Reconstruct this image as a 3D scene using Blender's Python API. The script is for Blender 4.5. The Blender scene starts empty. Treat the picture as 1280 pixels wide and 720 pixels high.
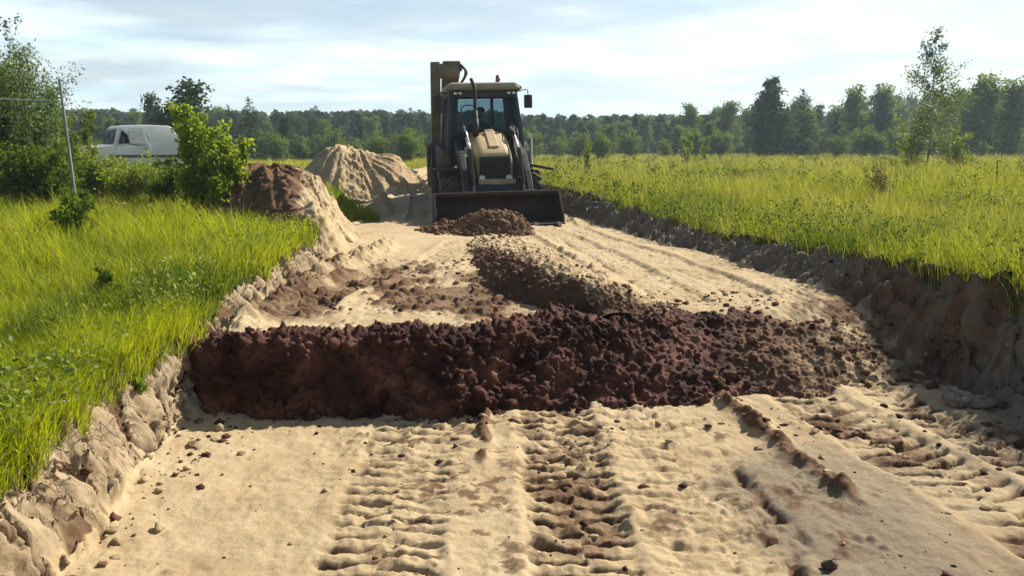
import bpy, bmesh, math, random
import numpy as np
from mathutils import Vector, Matrix, Euler

S = bpy.context.scene
C = S.collection
R = math.radians

# ------------------------------------------------------------------ camera
EYE, FPX = 1.70, 1004.0
PITCH = math.atan((360 - 186) / FPX)
cam = bpy.data.cameras.new('camera')
cam.sensor_width = 36.0
cam.lens = 36.0 * FPX / 1280.0
cam.clip_start, cam.clip_end = 0.05, 6000
camo = bpy.data.objects.new('camera', cam)
C.objects.link(camo)
camo.location = (0, 0, EYE)
camo.rotation_euler = (R(90) - PITCH, 0, 0)
S.camera = camo

# ------------------------------------------------------------------ sky and sun
SUN_AZ, SUN_EL = R(48), R(40)           # azimuth clockwise from +Y
sdir = Vector((math.sin(SUN_AZ) * math.cos(SUN_EL), math.cos(SUN_AZ) * math.cos(SUN_EL), math.sin(SUN_EL)))
sun = bpy.data.lights.new('sun', 'SUN')
sun.energy, sun.angle, sun.color = 5.0, R(0.6), (1.0, 0.93, 0.80)
suno = bpy.data.objects.new('sun', sun)
C.objects.link(suno)
suno.rotation_euler = sdir.to_track_quat('Z', 'Y').to_euler()

w = bpy.data.worlds.new('World')
S.world = w
w.use_nodes = True
nt = w.node_tree
nt.nodes.clear()
N, L = nt.nodes.new, nt.links.new
out = N('ShaderNodeOutputWorld')
bg = N('ShaderNodeBackground')
bg.inputs['Strength'].default_value = 0.050
sky = N('ShaderNodeTexSky')
sky.sky_type = 'NISHITA'
sky.sun_disc = False
sky.sun_elevation, sky.sun_rotation = SUN_EL, SUN_AZ
sky.air_density, sky.dust_density, sky.ozone_density = 1.0, 1.2, 1.5
tc = N('ShaderNodeTexCoord')
sep = N('ShaderNodeSeparateXYZ')
L(tc.outputs['Generated'], sep.inputs[0])
def math_node(op, a, b):
    m = N('ShaderNodeMath'); m.operation = op
    for i, v in enumerate((a, b)):
        if hasattr(v, 'links'): L(v, m.inputs[i])
        else: m.inputs[i].default_value = v
    return m.outputs[0]
zz = math_node('ADD', math_node('MAXIMUM', sep.outputs[2], 0.0), 0.10)
comb = N('ShaderNodeCombineXYZ')
L(math_node('DIVIDE', sep.outputs[0], zz), comb.inputs[0])
L(math_node('DIVIDE', sep.outputs[1], zz), comb.inputs[1])
no = N('ShaderNodeTexNoise')
no.inputs['Scale'].default_value = 0.75
no.inputs['Detail'].default_value = 9
no.inputs['Roughness'].default_value = 0.56
no.inputs['Distortion'].default_value = 0.5
mp = N('ShaderNodeMapping')
mp.inputs['Location'].default_value = (3.7, 1.35, 0)
mp.inputs['Scale'].default_value = (0.75, 1.0, 1)
L(comb.outputs[0], mp.inputs[0]); L(mp.outputs[0], no.inputs['Vector'])
cr = N('ShaderNodeValToRGB')
cr.color_ramp.elements[0].position, cr.color_ramp.elements[0].color = 0.41, (0.36, 0.36, 0.36, 1)
cr.color_ramp.elements[1].position, cr.color_ramp.elements[1].color = 0.60, (0.97, 0.97, 0.97, 1)
L(no.outputs['Fac'], cr.inputs[0])
# a second noise shades the cloud bodies slightly
no2 = N('ShaderNodeTexNoise')
no2.inputs['Scale'].default_value = 2.1
no2.inputs['Detail'].default_value = 7
L(mp.outputs[0], no2.inputs['Vector'])
cr2 = N('ShaderNodeValToRGB')
cr2.color_ramp.elements[0].position, cr2.color_ramp.elements[0].color = 0.35, (9.9, 12.9, 15.0, 1)
cr2.color_ramp.elements[1].position, cr2.color_ramp.elements[1].color = 0.68, (14.9, 15.6, 16.0, 1)
L(no2.outputs['Fac'], cr2.inputs[0])
mx = N('ShaderNodeMix'); mx.data_type = 'RGBA'
hz = math_node('MULTIPLY', math_node('SUBTRACT', 0.16, sep.outputs[2]), 5.0)
lo = N('ShaderNodeMapRange'); lo.interpolation_type = 'SMOOTHSTEP'          # low cloud deck; unseen sky overhead made clear to lessen the fill light
L(sep.outputs[2], lo.inputs[0])
for k_, v_ in zip((1, 2, 3, 4), (0.17, 0.42, 1.0, 0.12)): lo.inputs[k_].default_value = v_
az = N('ShaderNodeMapRange'); az.interpolation_type = 'SMOOTHSTEP'          # unseen clouds away from the sun thinned out, to deepen the shadows
L(math_node('ADD', math_node('MULTIPLY', sep.outputs[0], math.sin(SUN_AZ)), math_node('MULTIPLY', sep.outputs[1], math.cos(SUN_AZ))), az.inputs[0])
for k_, v_ in zip((1, 2, 3, 4), (-0.55, 0.0, 0.25, 1.0)): az.inputs[k_].default_value = v_
cover = math_node('MULTIPLY', math_node('MULTIPLY', math_node('MINIMUM', math_node('MAXIMUM', cr.outputs['Color'], hz), 0.97), lo.outputs[0]), az.outputs[0])
L(cover, mx.inputs['Factor'])
L(sky.outputs['Color'], mx.inputs['A']); L(cr2.outputs['Color'], mx.inputs['B'])
L(mx.outputs['Result'], bg.inputs['Color'])
L(bg.outputs[0], out.inputs['Surface'])

S.view_settings.view_transform = 'Standard'
S.view_settings.look = 'None'
S.view_settings.gamma = 1
S.view_settings.exposure = 0.88
S.view_settings.use_curve_mapping = False
S.render.engine = 'CYCLES'
S.cycles.max_bounces = 7
S.cycles.transparent_max_bounces = 12
S.cycles.volume_bounces = 0
S.cycles.use_denoising = True

# ------------------------------------------------------------------ pixel -> world (for surveying the photo)
cp_, sp_ = math.cos(PITCH), math.sin(PITCH)
def ray(px, py):
    v = (py - 360) / FPX
    return (px - 640) / FPX, cp_ - v * sp_, -sp_ - v * cp_
def at_d(px, py, d):
    x, y, z = ray(px, py)
    return x / y * d, d, EYE + z / y * d
def at_z(px, py, z0):
    x, y, z = ray(px, py)
    t = (z0 - EYE) / z
    return x * t, y * t, z0

# ------------------------------------------------------------------ numpy noise
def _hash(ix, iy, iz, seed):
    h = (ix.astype(np.int64) * 374761393 + iy.astype(np.int64) * 668265263 + iz.astype(np.int64) * 2147483647 * 3 + seed * 974634777) & 0xffffffff
    h = ((h ^ (h >> 13)) * 1274126177) & 0xffffffff
    h = ((h ^ (h >> 16)) * 2246822519) & 0xffffffff
    return ((h ^ (h >> 15)) & 0xffffff) / float(0xffffff)
def vnoise(x, y, seed=0):
    x = np.asarray(x, float); y = np.asarray(y, float)
    ix, iy = np.floor(x), np.floor(y)
    fx, fy = x - ix, y - iy
    ux, uy = fx * fx * fx * (fx * (fx * 6 - 15) + 10), fy * fy * fy * (fy * (fy * 6 - 15) + 10)
    z = np.zeros_like(ix)
    a = _hash(ix, iy, z, seed); b = _hash(ix + 1, iy, z, seed)
    c = _hash(ix, iy + 1, z, seed); d = _hash(ix + 1, iy + 1, z, seed)
    return (a * (1 - ux) + b * ux) * (1 - uy) + (c * (1 - ux) + d * ux) * uy
def fbm(x, y, oct=4, seed=0, gain=0.5):
    s, a, t = 0.0, 1.0, 0.0
    ca, sa = math.cos(0.6), math.sin(0.6)
    for o in range(oct):
        s = s + a * (vnoise(x, y, seed + o * 17) - 0.5); t += a
        x, y = (x * ca - y * sa) * 2.03 + 11.3, (x * sa + y * ca) * 2.03 + 5.7
        a *= gain
    return s / t * 2          # about -1..1
def vnoise3(x, y, z, seed=0):
    ix, iy, iz = np.floor(x), np.floor(y), np.floor(z)
    f = [x - ix, y - iy, z - iz]
    u = [t * t * (3 - 2 * t) for t in f]
    r = 0
    for dx in (0, 1):
        for dy in (0, 1):
            for dz in (0, 1):
                wgt = (u[0] if dx else 1 - u[0]) * (u[1] if dy else 1 - u[1]) * (u[2] if dz else 1 - u[2])
                r = r + wgt * _hash(ix + dx, iy + dy, iz + dz, seed)
    return r
def worley3(x, y, z, seed=0):
    """distance to nearest feature point and to the second nearest"""
    ix, iy, iz = np.floor(x), np.floor(y), np.floor(z)
    d1 = np.full(x.shape, 9.0); d2 = np.full(x.shape, 9.0); cid = np.zeros(x.shape)
    for dx in (-1, 0, 1):
        for dy in (-1, 0, 1):
            for dz in (-1, 0, 1):
                cx, cy, cz = ix + dx, iy + dy, iz + dz
                px = cx + _hash(cx, cy, cz, seed); py = cy + _hash(cx, cy, cz, seed + 1); pz = cz + _hash(cx, cy, cz, seed + 2)
                d = np.sqrt((px - x) ** 2 + (py - y) ** 2 + (pz - z) ** 2)
                near = d < d1
                d2 = np.where(near, d1, np.minimum(d2, d))
                cid = np.where(near, _hash(cx, cy, cz, seed + 3), cid)
                d1 = np.where(near, d, d1)
    return d1, d2, cid
def sstep(a, b, x):
    t = np.clip((x - a) / (b - a), 0, 1)
    return t * t * (3 - 2 * t)

# ------------------------------------------------------------------ mesh helpers
def tag(o, label=None, cat=None, group=None, kind=None):
    if label: o['label'] = label
    if cat: o['category'] = cat
    if group: o['group'] = group
    if kind: o['kind'] = kind
    return o
def empty(name, loc=(0, 0, 0), rz=0.0, label=None, cat=None, group=None):
    o = bpy.data.objects.new(name, None)
    o.empty_display_size = 0.3
    C.objects.link(o)
    o.location = loc
    o.rotation_euler = (0, 0, rz)
    return tag(o, label, cat, group)
def np_data(name, V, polys, attrs=None, smooth=False):
    """mesh data from arrays; polys is a list of (M,k) index arrays"""
    me = bpy.data.meshes.new(name)
    V = np.asarray(V, np.float32)
    me.vertices.add(len(V))
    me.vertices.foreach_set('co', V.ravel())
    polys = [np.asarray(p, np.int32) for p in polys if len(p)]
    nl = sum(p.size for p in polys); npol = sum(len(p) for p in polys)
    me.loops.add(nl)
    me.loops.foreach_set('vertex_index', np.concatenate([p.ravel() for p in polys]))
    me.polygons.add(npol)
    starts, off = [], 0
    for p in polys:
        starts.append(off + np.arange(len(p), dtype=np.int32) * p.shape[1]); off += p.size
    me.polygons.foreach_set('loop_start', np.concatenate(starts))
    if smooth: me.polygons.foreach_set('use_smooth', np.ones(npol, bool))
    for k, v in (attrs or {}).items():
        a = me.attributes.new(k, 'FLOAT', 'POINT')
        a.data.foreach_set('value', np.asarray(v, np.float32).ravel())
    me.update(calc_edges=True)
    return me
def link(name, me, mat, parent=None):
    o = bpy.data.objects.new(name, me)
    C.objects.link(o)
    if mat is not None and not me.materials: me.materials.append(mat)
    if parent is not None: o.parent = parent
    return o
def grid_faces(nu, nv):
    i = np.arange(nu * nv).reshape(nu, nv)
    return np.stack([i[:-1, :-1], i[1:, :-1], i[1:, 1:], i[:-1, 1:]], -1).reshape(-1, 4)

# ------------------------------------------------------------------ materials
def new_mat(name):
    m = bpy.data.materials.new(name)
    m.use_nodes = True
    n = m.node_tree
    b = n.nodes['Principled BSDF']
    return m, n, b
def ramp(n, fac, stops):
    r = n.nodes.new('ShaderNodeValToRGB')
    e = r.color_ramp.elements
    while len(e) < len(stops): e.new(0.5)
    for i, (p, c) in enumerate(stops):
        e[i].position = p; e[i].color = (*c, 1)
    n.links.new(fac, r.inputs[0])
    return r.outputs['Color']
def noise_node(n, scale, detail=5, rough=0.55, coord='Object', dist=0.0):
    t = n.nodes.new('ShaderNodeTexCoord')
    x = n.nodes.new('ShaderNodeTexNoise')
    x.inputs['Scale'].default_value = scale
    x.inputs['Detail'].default_value = detail
    x.inputs['Roughness'].default_value = rough
    x.inputs['Distortion'].default_value = dist
    n.links.new(t.outputs[coord], x.inputs['Vector'])
    return x.outputs['Fac']
def mix(n, fac, a, b, mode='MIX'):
    m = n.nodes.new('ShaderNodeMix'); m.data_type = 'RGBA'; m.blend_type = mode
    for key, v in (('Factor', fac), ('A', a), ('B', b)):
        s = m.inputs[key] if key == 'Factor' else [i for i in m.inputs if i.name == key and i.type == 'RGBA'][0]
        if hasattr(v, 'links'): n.links.new(v, s)
        elif key == 'Factor': s.default_value = v
        else: s.default_value = (*v, 1)
    return [o for o in m.outputs if o.type == 'RGBA'][0]
def nmath(n, op, a, b=0.0, clamp=False):
    m = n.nodes.new('ShaderNodeMath'); m.operation = op; m.use_clamp = clamp
    for i, v in enumerate((a, b)):
        if hasattr(v, 'links'): n.links.new(v, m.inputs[i])
        else: m.inputs[i].default_value = v
    return m.outputs[0]
def attr(n, name):
    a = n.nodes.new('ShaderNodeAttribute'); a.attribute_name = name
    return a.outputs['Fac']
def bump(n, b, height, strength, dist):
    u = n.nodes.new('ShaderNodeBump')
    u.inputs['Strength'].default_value = strength
    u.inputs['Distance'].default_value = dist
    n.links.new(height, u.inputs['Height'])
    n.links.new(u.outputs[0], b.inputs['Normal'])

def earth_material():
    m, n, b = new_mat('earth')
    big, mid, fine = noise_node(n, 0.55, 4), noise_node(n, 3.5, 6), noise_node(n, 34, 6, 0.7)
    sand = ramp(n, nmath(n, 'ADD', nmath(n, 'MULTIPLY', big, 0.5), nmath(n, 'MULTIPLY', mid, 0.5)),
                [(0.32, (0.29, 0.205, 0.115)), (0.50, (0.43, 0.335, 0.20)), (0.68, (0.52, 0.425, 0.28))])
    sand = mix(n, nmath(n, 'MULTIPLY', fine, 0.55), sand, (0.33, 0.225, 0.125))
    soil = ramp(n, mid, [(0.30, (0.017, 0.005, 0.004)), (0.50, (0.068, 0.026, 0.018)), (0.70, (0.18, 0.080, 0.054))])
    clay = ramp(n, nmath(n, 'ADD', nmath(n, 'MULTIPLY', fine, 0.4), nmath(n, 'MULTIPLY', mid, 0.6)),
                [(0.30, (0.15, 0.10, 0.058)), (0.5, (0.30, 0.225, 0.14)), (0.70, (0.42, 0.34, 0.23))])
    turf = ramp(n, mid, [(0.3, (0.035, 0.04, 0.012)), (0.7, (0.075, 0.07, 0.022))])
    shaded_sand = ramp(n, fine, [(0.3, (0.12, 0.095, 0.068)), (0.7, (0.225, 0.182, 0.13))])  # sand colour darkened and greyed to stand for soft shade
    def sharp(a, amt=0.7):      # break the mask edge up with noise
        x = nmath(n, 'ADD', attr(n, a), nmath(n, 'MULTIPLY', nmath(n, 'SUBTRACT', nmath(n, 'ADD', nmath(n, 'MULTIPLY', fine, 0.6), nmath(n, 'MULTIPLY', mid, 0.4)), 0.5), amt))
        mr = n.nodes.new('ShaderNodeMapRange'); mr.interpolation_type = 'SMOOTHSTEP'
        n.links.new(x, mr.inputs[0]); mr.inputs[1].default_value = 0.3; mr.inputs[2].default_value = 0.7
        return mr.outputs[0]
    c = mix(n, nmath(n, 'MULTIPLY', sharp('painted_shade'), 0.85), sand, shaded_sand)
    brown = ramp(n, nmath(n, 'ADD', nmath(n, 'MULTIPLY', fine, 0.5), nmath(n, 'MULTIPLY', mid, 0.5)), [(0.30, (0.052, 0.027, 0.016)), (0.5, (0.125, 0.070, 0.040)), (0.70, (0.24, 0.15, 0.085))])
    c = mix(n, sharp('clay'), c, mix(n, attr(n, 'painted_shade'), clay, (0.140, 0.118, 0.090)))  # the shade mask also darkens the bank clay
    c = mix(n, sharp('brown', 0.9), c, brown)
    c = mix(n, sharp('soil', 0.9), c, soil)
    c = mix(n, sharp('turf'), c, turf)
    n.links.new(c, b.inputs['Base Color'])
    rg = n.nodes.new('ShaderNodeMapRange'); n.links.new(sharp('soil', 0.9), rg.inputs[0])
    rg.inputs[3].default_value, rg.inputs[4].default_value = 0.95, 0.82
    n.links.new(rg.outputs[0], b.inputs['Roughness'])
    b.inputs['Specular IOR Level'].default_value = 0.15
    grit = noise_node(n, 90, 6, 0.75)
    bump(n, b, nmath(n, 'ADD', nmath(n, 'MULTIPLY', grit, 0.5), fine), 0.7, 0.012)
    return m
M_EARTH = earth_material()

def leaf_material(name, dark, light, dry=None, trans=0.45, gloss=0.35):
    m = bpy.data.materials.new(name); m.use_nodes = True
    n = m.node_tree; n.nodes.clear()
    o = n.nodes.new('ShaderNodeOutputMaterial')
    c = mix(n, attr(n, 'tint'), dark, light)
    if dry: c = mix(n, attr(n, 'dry'), c, dry)
    d = n.nodes.new('ShaderNodeBsdfPrincipled')
    d.inputs['Roughness'].default_value = 0.55
    d.inputs['Specular IOR Level'].default_value = gloss
    n.links.new(c, d.inputs['Base Color'])
    t = n.nodes.new('ShaderNodeBsdfTranslucent')
    c2 = mix(n, 1.0, c, (1.35, 1.25, 0.55), 'MULTIPLY')
    n.links.new(c2, t.inputs['Color'])
    s = n.nodes.new('ShaderNodeMixShader'); s.inputs[0].default_value = trans
    n.links.new(d.outputs[0], s.inputs[1]); n.links.new(t.outputs[0], s.inputs[2])
    n.links.new(s.outputs[0], o.inputs['Surface'])
    return m

# ------------------------------------------------------------------ the ground
def prof(tab):
    a = np.array(tab, float)
    return lambda t: np.interp(t, a[:, 0], a[:, 1])
XL = prof([(0, -1.75), (3.2, -1.88), (4, -2.0), (5.2, -2.05), (9.7, -2.12), (12, -2.5), (15, -3.0), (20, -3.4), (26, -4.6), (36, -9), (40, -12)])
XR = prof([(0, 3.3), (5, 3.25), (6.5, 2.95), (10, 2.40), (13, 1.80), (17, 1.02), (21, 0.25), (26, -1.2), (36, -7), (40, -11.5)])
ZL = prof([(0, 0.36), (4, 0.42), (5.5, 0.48), (8, 0.64), (20, 0.66), (40, 0.75)])
ZR = prof([(0, 0.75), (7, 0.75), (10, 0.62), (13, 0.66), (17, 0.82), (40, 0.80)])

def gauss(u, w): return np.exp(-(u / w) ** 2)
# wheel tracks on the floor: (centre line x(y), half width, depth, lug pitch, lug height, y range, skew, soil)
TRACKS = [
    (prof([(2, 0.36), (3.5, 0.30), (5.2, 0.27), (6, 0.25)]), 0.21, 0.035, 0.125, 0.045, (2.0, 5.6), 0.16, 0.62),
    (prof([(2, -0.50), (4, -0.585), (5.2, -0.62), (6, -.65)]), 0.23, 0.016, 0.115, 0.032, (1.8, 5.5), 0.22, 0.40),
    (prof([(2, 2.55), (4, 2.30), (5.3, 2.04), (6, 1.9)]), 0.24, 0.032, 0.15, 0.045, (1.8, 6.0), -0.45, 0.70),
    (prof([(2, 3.0), (4, 2.86), (5.3, 2.66), (6.3, 2.4)]), 0.17, 0.025, 0.15, 0.038, (1.8, 6.2), -0.6, 0.65),
    (prof([(2, 0.95), (4, 0.92), (6, 0.80)]), 0.34, 0.008, 0.17, 0.022, (1.8, 5.5), -0.65, 0.16),
    (prof([(6, -1.70), (7, -1.72), (8.2, -1.45), (9.5, -0.9)]), 0.20, 0.05, 0.14, 0.03, (6.05, 9.6), 0.25, 0.35),
    (prof([(6, -1.0), (8, -0.95), (12, -0.7)]), 0.22, 0.02, 0.16, 0.018, (6.3, 12), 0.2, 0.30),
    (prof([(6, 1.55), (9, 1.25), (14, 0.5)]), 0.24, 0.022, 0.2, 0.006, (6.6, 14), 0.2, 0.0),
    (prof([(6, 2.3), (9, 1.95), (14, 0.95)]), 0.20, 0.03, 0.2, 0.008, (7.0, 16), 0.2, 0.05),
    (prof([(14, -2.6), (18, -2.5), (22, -2.1), (25, -2.0)]), 0.2, 0.06, 0.3, 0.03, (14.5, 24), 0.4, 0.0),
    (prof([(14, -1.7), (18, -2.0), (22, -2.9), (25, -3.4)]), 0.2, 0.06, 0.3, 0.03, (15, 24), 0.4, 0.0),
]
# narrow furrows thrown up by the bucket edge: (x(y), width, height, y range, soil)
FURROWS = [
    (prof([(3, -0.10), (5.3, -0.20)]), 0.035, 0.035, (4.0, 5.4), 0.9),
    (prof([(3.2, 1.74), (5.3, 1.46)]), 0.065, 0.055, (3.5, 5.5), 0.85),
    (prof([(3.0, 1.30), (5.0, 1.15)]), 0.03, -0.025, (3.0, 4.6), 0.6),
    (prof([(2.2, 1.05), (3.3, 1.20)]), 0.03, -0.03, (2.0, 3.4), 0.7),
    (prof([(6.5, 1.35), (12, 0.75)]), 0.04, -0.02, (6.9, 12.5), 0.0),
    (prof([(6.5, 1.02), (8.2, 0.95), (14, 0.15)]), 0.05, 0.035, (6.9, 13.5), 0.0),
    (prof([(6, -2.02), (7.5, -1.98), (9, -1.85), (11, -1.6)]), 0.13, 0.10, (5.5, 11.0), 0.0),
]
def terrain(x, y, detail=True):
    """height and masks (turf, clay, soil, damp) of the ground at x, y"""
    x = np.asarray(x, float); y = np.asarray(y, float)
    near = np.clip((45 - np.abs(y)) / 20, 0, 1)
    wob = near * np.where(np.abs(x) < 30, 1, 0)
    xl = XL(y) + wob * (0.10 * fbm(y * 1.1, y * 0 + 3, 3, 5) + 0.04 * fbm(y * 6, x * 2, 2, 6))
    xr = XR(y) + wob * (0.14 * fbm(y * 0.9, y * 0 + 9, 3, 8) + 0.05 * fbm(y * 5, x * 2, 2, 9))
    a = np.interp(x, [-2.2, 0, 1, 3], [5.14, 5.25, 5.5, 5.7]); b = np.interp(x, [-2.2, 0, 1, 3], [5.55, 5.8, 6.5, 7.0])
    F = 0.40 * sstep(a, b, y) - 0.04 * sstep(8, 14, y)
    F = F + 0.75 * sstep(15.3, 22, y) * sstep(-0.7, -1.9, x) * sstep(40, 28, y) * sstep(-3.7, -2.8, x)
    F = F + 0.35 * sstep(20, 26, y) * sstep(-1.9, -0.7, x)
    far = sstep(30, 60, np.hypot(x, y))
    zl = ZL(y) + 0.0 * sstep(-6, -14, x) * (1 - far); zr = ZR(y) + 0.10 * sstep(5, 12, x)
    wl = np.interp(y, [0, 5, 7, 10, 14], [0.32, 0.24, 0.20, 0.24, 0.7]); wr = np.interp(y, [0, 5, 7, 10, 18], [0.48, 0.48, 0.45, 0.40, 0.55])
    tl = np.clip((xl - x) / wl, 0, 1); tr = np.clip((x - xr) / wr, 0, 1)
    pl = tl ** 0.75; pr = sstep(0, 1, tr) * 0.6 + tr * 0.4
    t = np.maximum(tl, tr)
    z = F + pl * (zl - F) + np.where(tl > 0, 0, pr) * (zr - F)
    z = np.where((tl > 0) & (tr > 0), 0.5 * (zl + zr), z)
    turf = sstep(0.66, 0.96, t)
    clay = sstep(0.02, 0.2, t) * (1 - turf)
    bankL = sstep(0.0, 0.15, tl) * (1 - sstep(0.9, 1, tl)); bankR = sstep(0, 0.12, tr) * (1 - sstep(0.9, 1, tr))
    floor = 1 - sstep(0.0, 0.12, t)
    soil = np.zeros_like(z); painted_shade = np.zeros_like(z)
    if not detail: return z, turf, clay, soil, painted_shade
    ok = (np.abs(x) < 9) & (y > 0) & (y < 30)
    xi, yi = x[ok], y[ok]
    f = floor[ok]
    dz = f * (0.030 * fbm(xi * 0.9, yi * 0.9, 4, 21) + 0.010 * fbm(xi * 5, yi * 4, 4, 22) + 0.006 * fbm(xi * 22, yi * 18, 3, 23))
    so = np.zeros_like(xi)
    shd = np.clip(0.72 * sstep(0.4, 1.6, xi) * sstep(6.2, 4.8, yi) + 0.6 * fbm(xi * .8, yi * .8, 3, 44) * sstep(6, 5, yi) - 0.05, 0, 1)  # soft shade over the right foreground painted as colour, plus random mottling
    for cx, hw, dep, pitch, lug, (y0, y1), skew, sl in TRACKS:
        u = xi - cx(yi) + 0.02 * fbm(yi * 3, xi, 2, 31)
        rng = sstep(y0, y0 + 0.35, yi) * sstep(y1, y1 - 0.35, yi) * f
        p = sstep(hw + 0.06, hw - 0.02, np.abs(u)) * rng
        p = p * np.clip(0.95 + 1.1 * fbm(xi * 1.7, yi * 1.4, 4, 37), 0.0, 1.25)
        dz = dz - dep * p + 0.35 * dep * gauss(np.abs(u) - hw - 0.07, 0.06) * rng
        ph = (yi + skew * np.abs(u) * 0.6 + skew * u * 0.4 + np.where(u > 0, pitch * 0.5, 0) + 0.030 * fbm(xi * 5, yi * 6, 3, 33)) / pitch
        lg = sstep(0.10, 0.50, np.abs(np.sin(np.pi * ph))) * (0.75 + 0.25 * np.sin(np.pi * (ph % 1.0)))
        dz = dz + lug * p * (lg - 0.5) * np.clip(0.9 + 1.2 * fbm(xi * 7, yi * 7, 3, 43), 0.15, 1.5) + 0.018 * p * fbm(xi * 13, yi * 13, 4, 39, 0.6)
        so = np.maximum(so, sl * p * (0.62 + 0.6 * (1 - lg)) * np.clip(1.0 + 0.8 * fbm(xi * 3.1, yi * 3.1, 3, 41), 0.2, 1.5))
    for cx, wd, hh, (y0, y1), sl in FURROWS:
        u = xi - cx(yi) + 0.03 * fbm(yi * 4, xi * 0, 2, 51)
        rng = sstep(y0, y0 + 0.4, yi) * sstep(y1, y1 - 0.3, yi) * f * np.clip(1 + 1.1 * fbm(xi * 5, yi * 5, 3, 52), 0, 1.6)
        g = gauss(u, wd) * rng
        dz = dz + hh * g * (1 + 0.6 * fbm(xi * 20, yi * 20, 2, 53))
        so = np.maximum(so, sl * np.clip(g * 1.2, 0, 1))
    # torn brown patches where soil is mixed into the sand
    pt = sstep(-0.42, 0.0, fbm(xi * 1.6, yi * 1.0, 4, 61)) * sstep(5.6, 6.2, yi) * sstep(11, 8, yi) * sstep(0.4, -0.2, xi) * f
    cl = sstep(0.0, 0.6, fbm(xi * 9, yi * 9, 3, 62))
    dz = dz + 0.05 * pt * cl; so = np.maximum(so, pt * (0.60 + 0.45 * cl))
    pt2 = sstep(0.0, 0.45, fbm(xi * 2.2, yi * 2.2, 4, 64)) * sstep(5.2, 4.6, yi) * f * sstep(1.6, 0.4, np.abs(xi + 0.2))
    dz = dz + 0.020 * pt2 * sstep(0.1, 0.6, fbm(xi * 16, yi * 16, 3, 65)); so = np.maximum(so, 0.7 * pt2 * sstep(0.0, 0.5, fbm(xi * 16, yi * 16, 3, 65)))
    # crumbled, mottled floor
    pm = sstep(-0.15, 0.35, fbm(xi * 1.3 + 7, yi * 1.1, 4, 66)) * f
    w1, _, wc = worley3(xi * 13, yi * 13, xi * 0, 67)
    w2, _, wd_ = worley3(xi * 29, yi * 29, xi * 0 + 5, 68)
    crumb = np.clip(0.45 - w1, 0, 1) * (wc > 0.45) * 0.055 + np.clip(0.45 - w2, 0, 1) * (wd_ > 0.4) * 0.024
    dz = dz + pm * crumb * sstep(-0.2, 0.3, fbm(xi * 4, yi * 4, 3, 69))
    zn = gauss(xi + 0.25, 0.95) * sstep(5.6, 5.0, yi) * f
    dz = dz + zn * (0.018 * fbm(xi * 6, yi * 7, 4, 86, 0.6) + crumb * 0.8 * sstep(-0.1, 0.4, fbm(xi * 3, yi * 3, 3, 87)))
    so = np.maximum(so, zn * 0.62 * sstep(-0.02, 0.38, fbm(xi * 7, yi * 9, 5, 88, 0.68)))
    mott = sstep(0.0, 0.45, fbm(xi * 5.5, yi * 4.5, 5, 63, 0.65)) * (0.25 + 0.75 * pm) * f
    so = np.maximum(so, 0.66 * mott * sstep(7.5, 5.2, yi))
    rb = sstep(1.9, 2.7, xi + 0.3 * fbm(xi * 3, yi * 3, 3, 89)) * sstep(5.2, 5.7, yi) * sstep(8.6, 6.6, yi)
    dz = dz + 0.05 * rb * f * (0.5 - w1) * (0.5 + wc); so = np.maximum(so, rb * (0.62 + 0.4 * fbm(xi * 8, yi * 8, 3, 90)))
    # broken banks: slabs, cracks and gullies
    bl, br = bankL[ok], bankR[ok]
    gul = fbm(yi * 9.5 + 0.6 * fbm(xi * 3, yi * 3, 2, 70), z[ok] * 2.2, 4, 71); slab_ = fbm(yi * 2.2, z[ok] * 3, 3, 73)
    d1, d2, cid = worley3(xi * 4.2 + 0.5 * gul, yi * 2.6 + 0.4 * slab_, z[ok] * 3.0, 71)
    crack = sstep(0.13, 0.0, d2 - d1) * sstep(-0.3, 0.2, fbm(xi * 2, yi * 2, 2, 74))
    dz = dz + bl * (0.055 * gul + 0.12 * slab_ + 0.03 * (cid - 0.5) - 0.09 * crack + 0.085 * fbm(xi * 9, yi * 9 + z[ok] * 7, 5, 72, 0.68) + 0.05 * (0.5 - worley3(xi * 15, yi * 15, z[ok] * 15, 84)[0]))
    gr = fbm(yi * 4.5, z[ok] * 3 + xi, 4, 76)
    e1, e2, cid2 = worley3(xi * 4.4 + gr, yi * 4.4, z[ok] * 5, 75)
    dz = dz + br * (np.interp(yi, [5.2, 7.5], [0.20, 0.03]) * (cid2 - 0.5) + 0.10 * gr + 0.12 * fbm(xi * 7, yi * 7 + z[ok] * 6, 5, 78, 0.70) + 0.04 * (0.5 - worley3(xi * 13, yi * 13, z[ok] * 13, 85)[0]) - 0.07 * np.interp(yi, [5.2, 7.5], [1, 0.2]) * sstep(0.12, 0, e2 - e1) * sstep(-0.2, 0.3, fbm(xi * 2, yi * 2, 2, 79)))
    so = np.maximum(so, bl * (0.75 * crack + 0.55 * sstep(0.05, 0.4, -gul) + 0.4 * sstep(0.1, 0.5, fbm(xi * 4, yi * 4, 3, 83))))
    shd = np.maximum(shd, br * 0.85)  # right bank's shade painted in as a darker clay tone
    so = np.maximum(so, br * (0.10 + 0.40 * sstep(0.0, 0.6, fbm(xi * 3, yi * 3, 3, 77))))
    dz = dz + turf[ok] * 0.05 * fbm(xi * 1.7, yi * 1.7, 4, 81)
    z = z.copy(); z[ok] += dz
    soil[ok] = so; painted_shade[ok] = shd
    return z, turf, clay, soil, painted_shade
def hills(x, y):
    r = np.hypot(x, y)
    return sstep(190, 620, r) * (9 + 5 * fbm(x / 260, y / 260, 2, 91)) + sstep(60, 200, r) * 0.6 * fbm(x / 60, y / 60, 2, 92)
def ground_z(x, y):
    z, tf, *_ = terrain(np.atleast_1d(np.asarray(x, float)), np.atleast_1d(np.asarray(y, float)))
    return z + hills(np.atleast_1d(x), np.atleast_1d(y)) * 1.0
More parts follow.
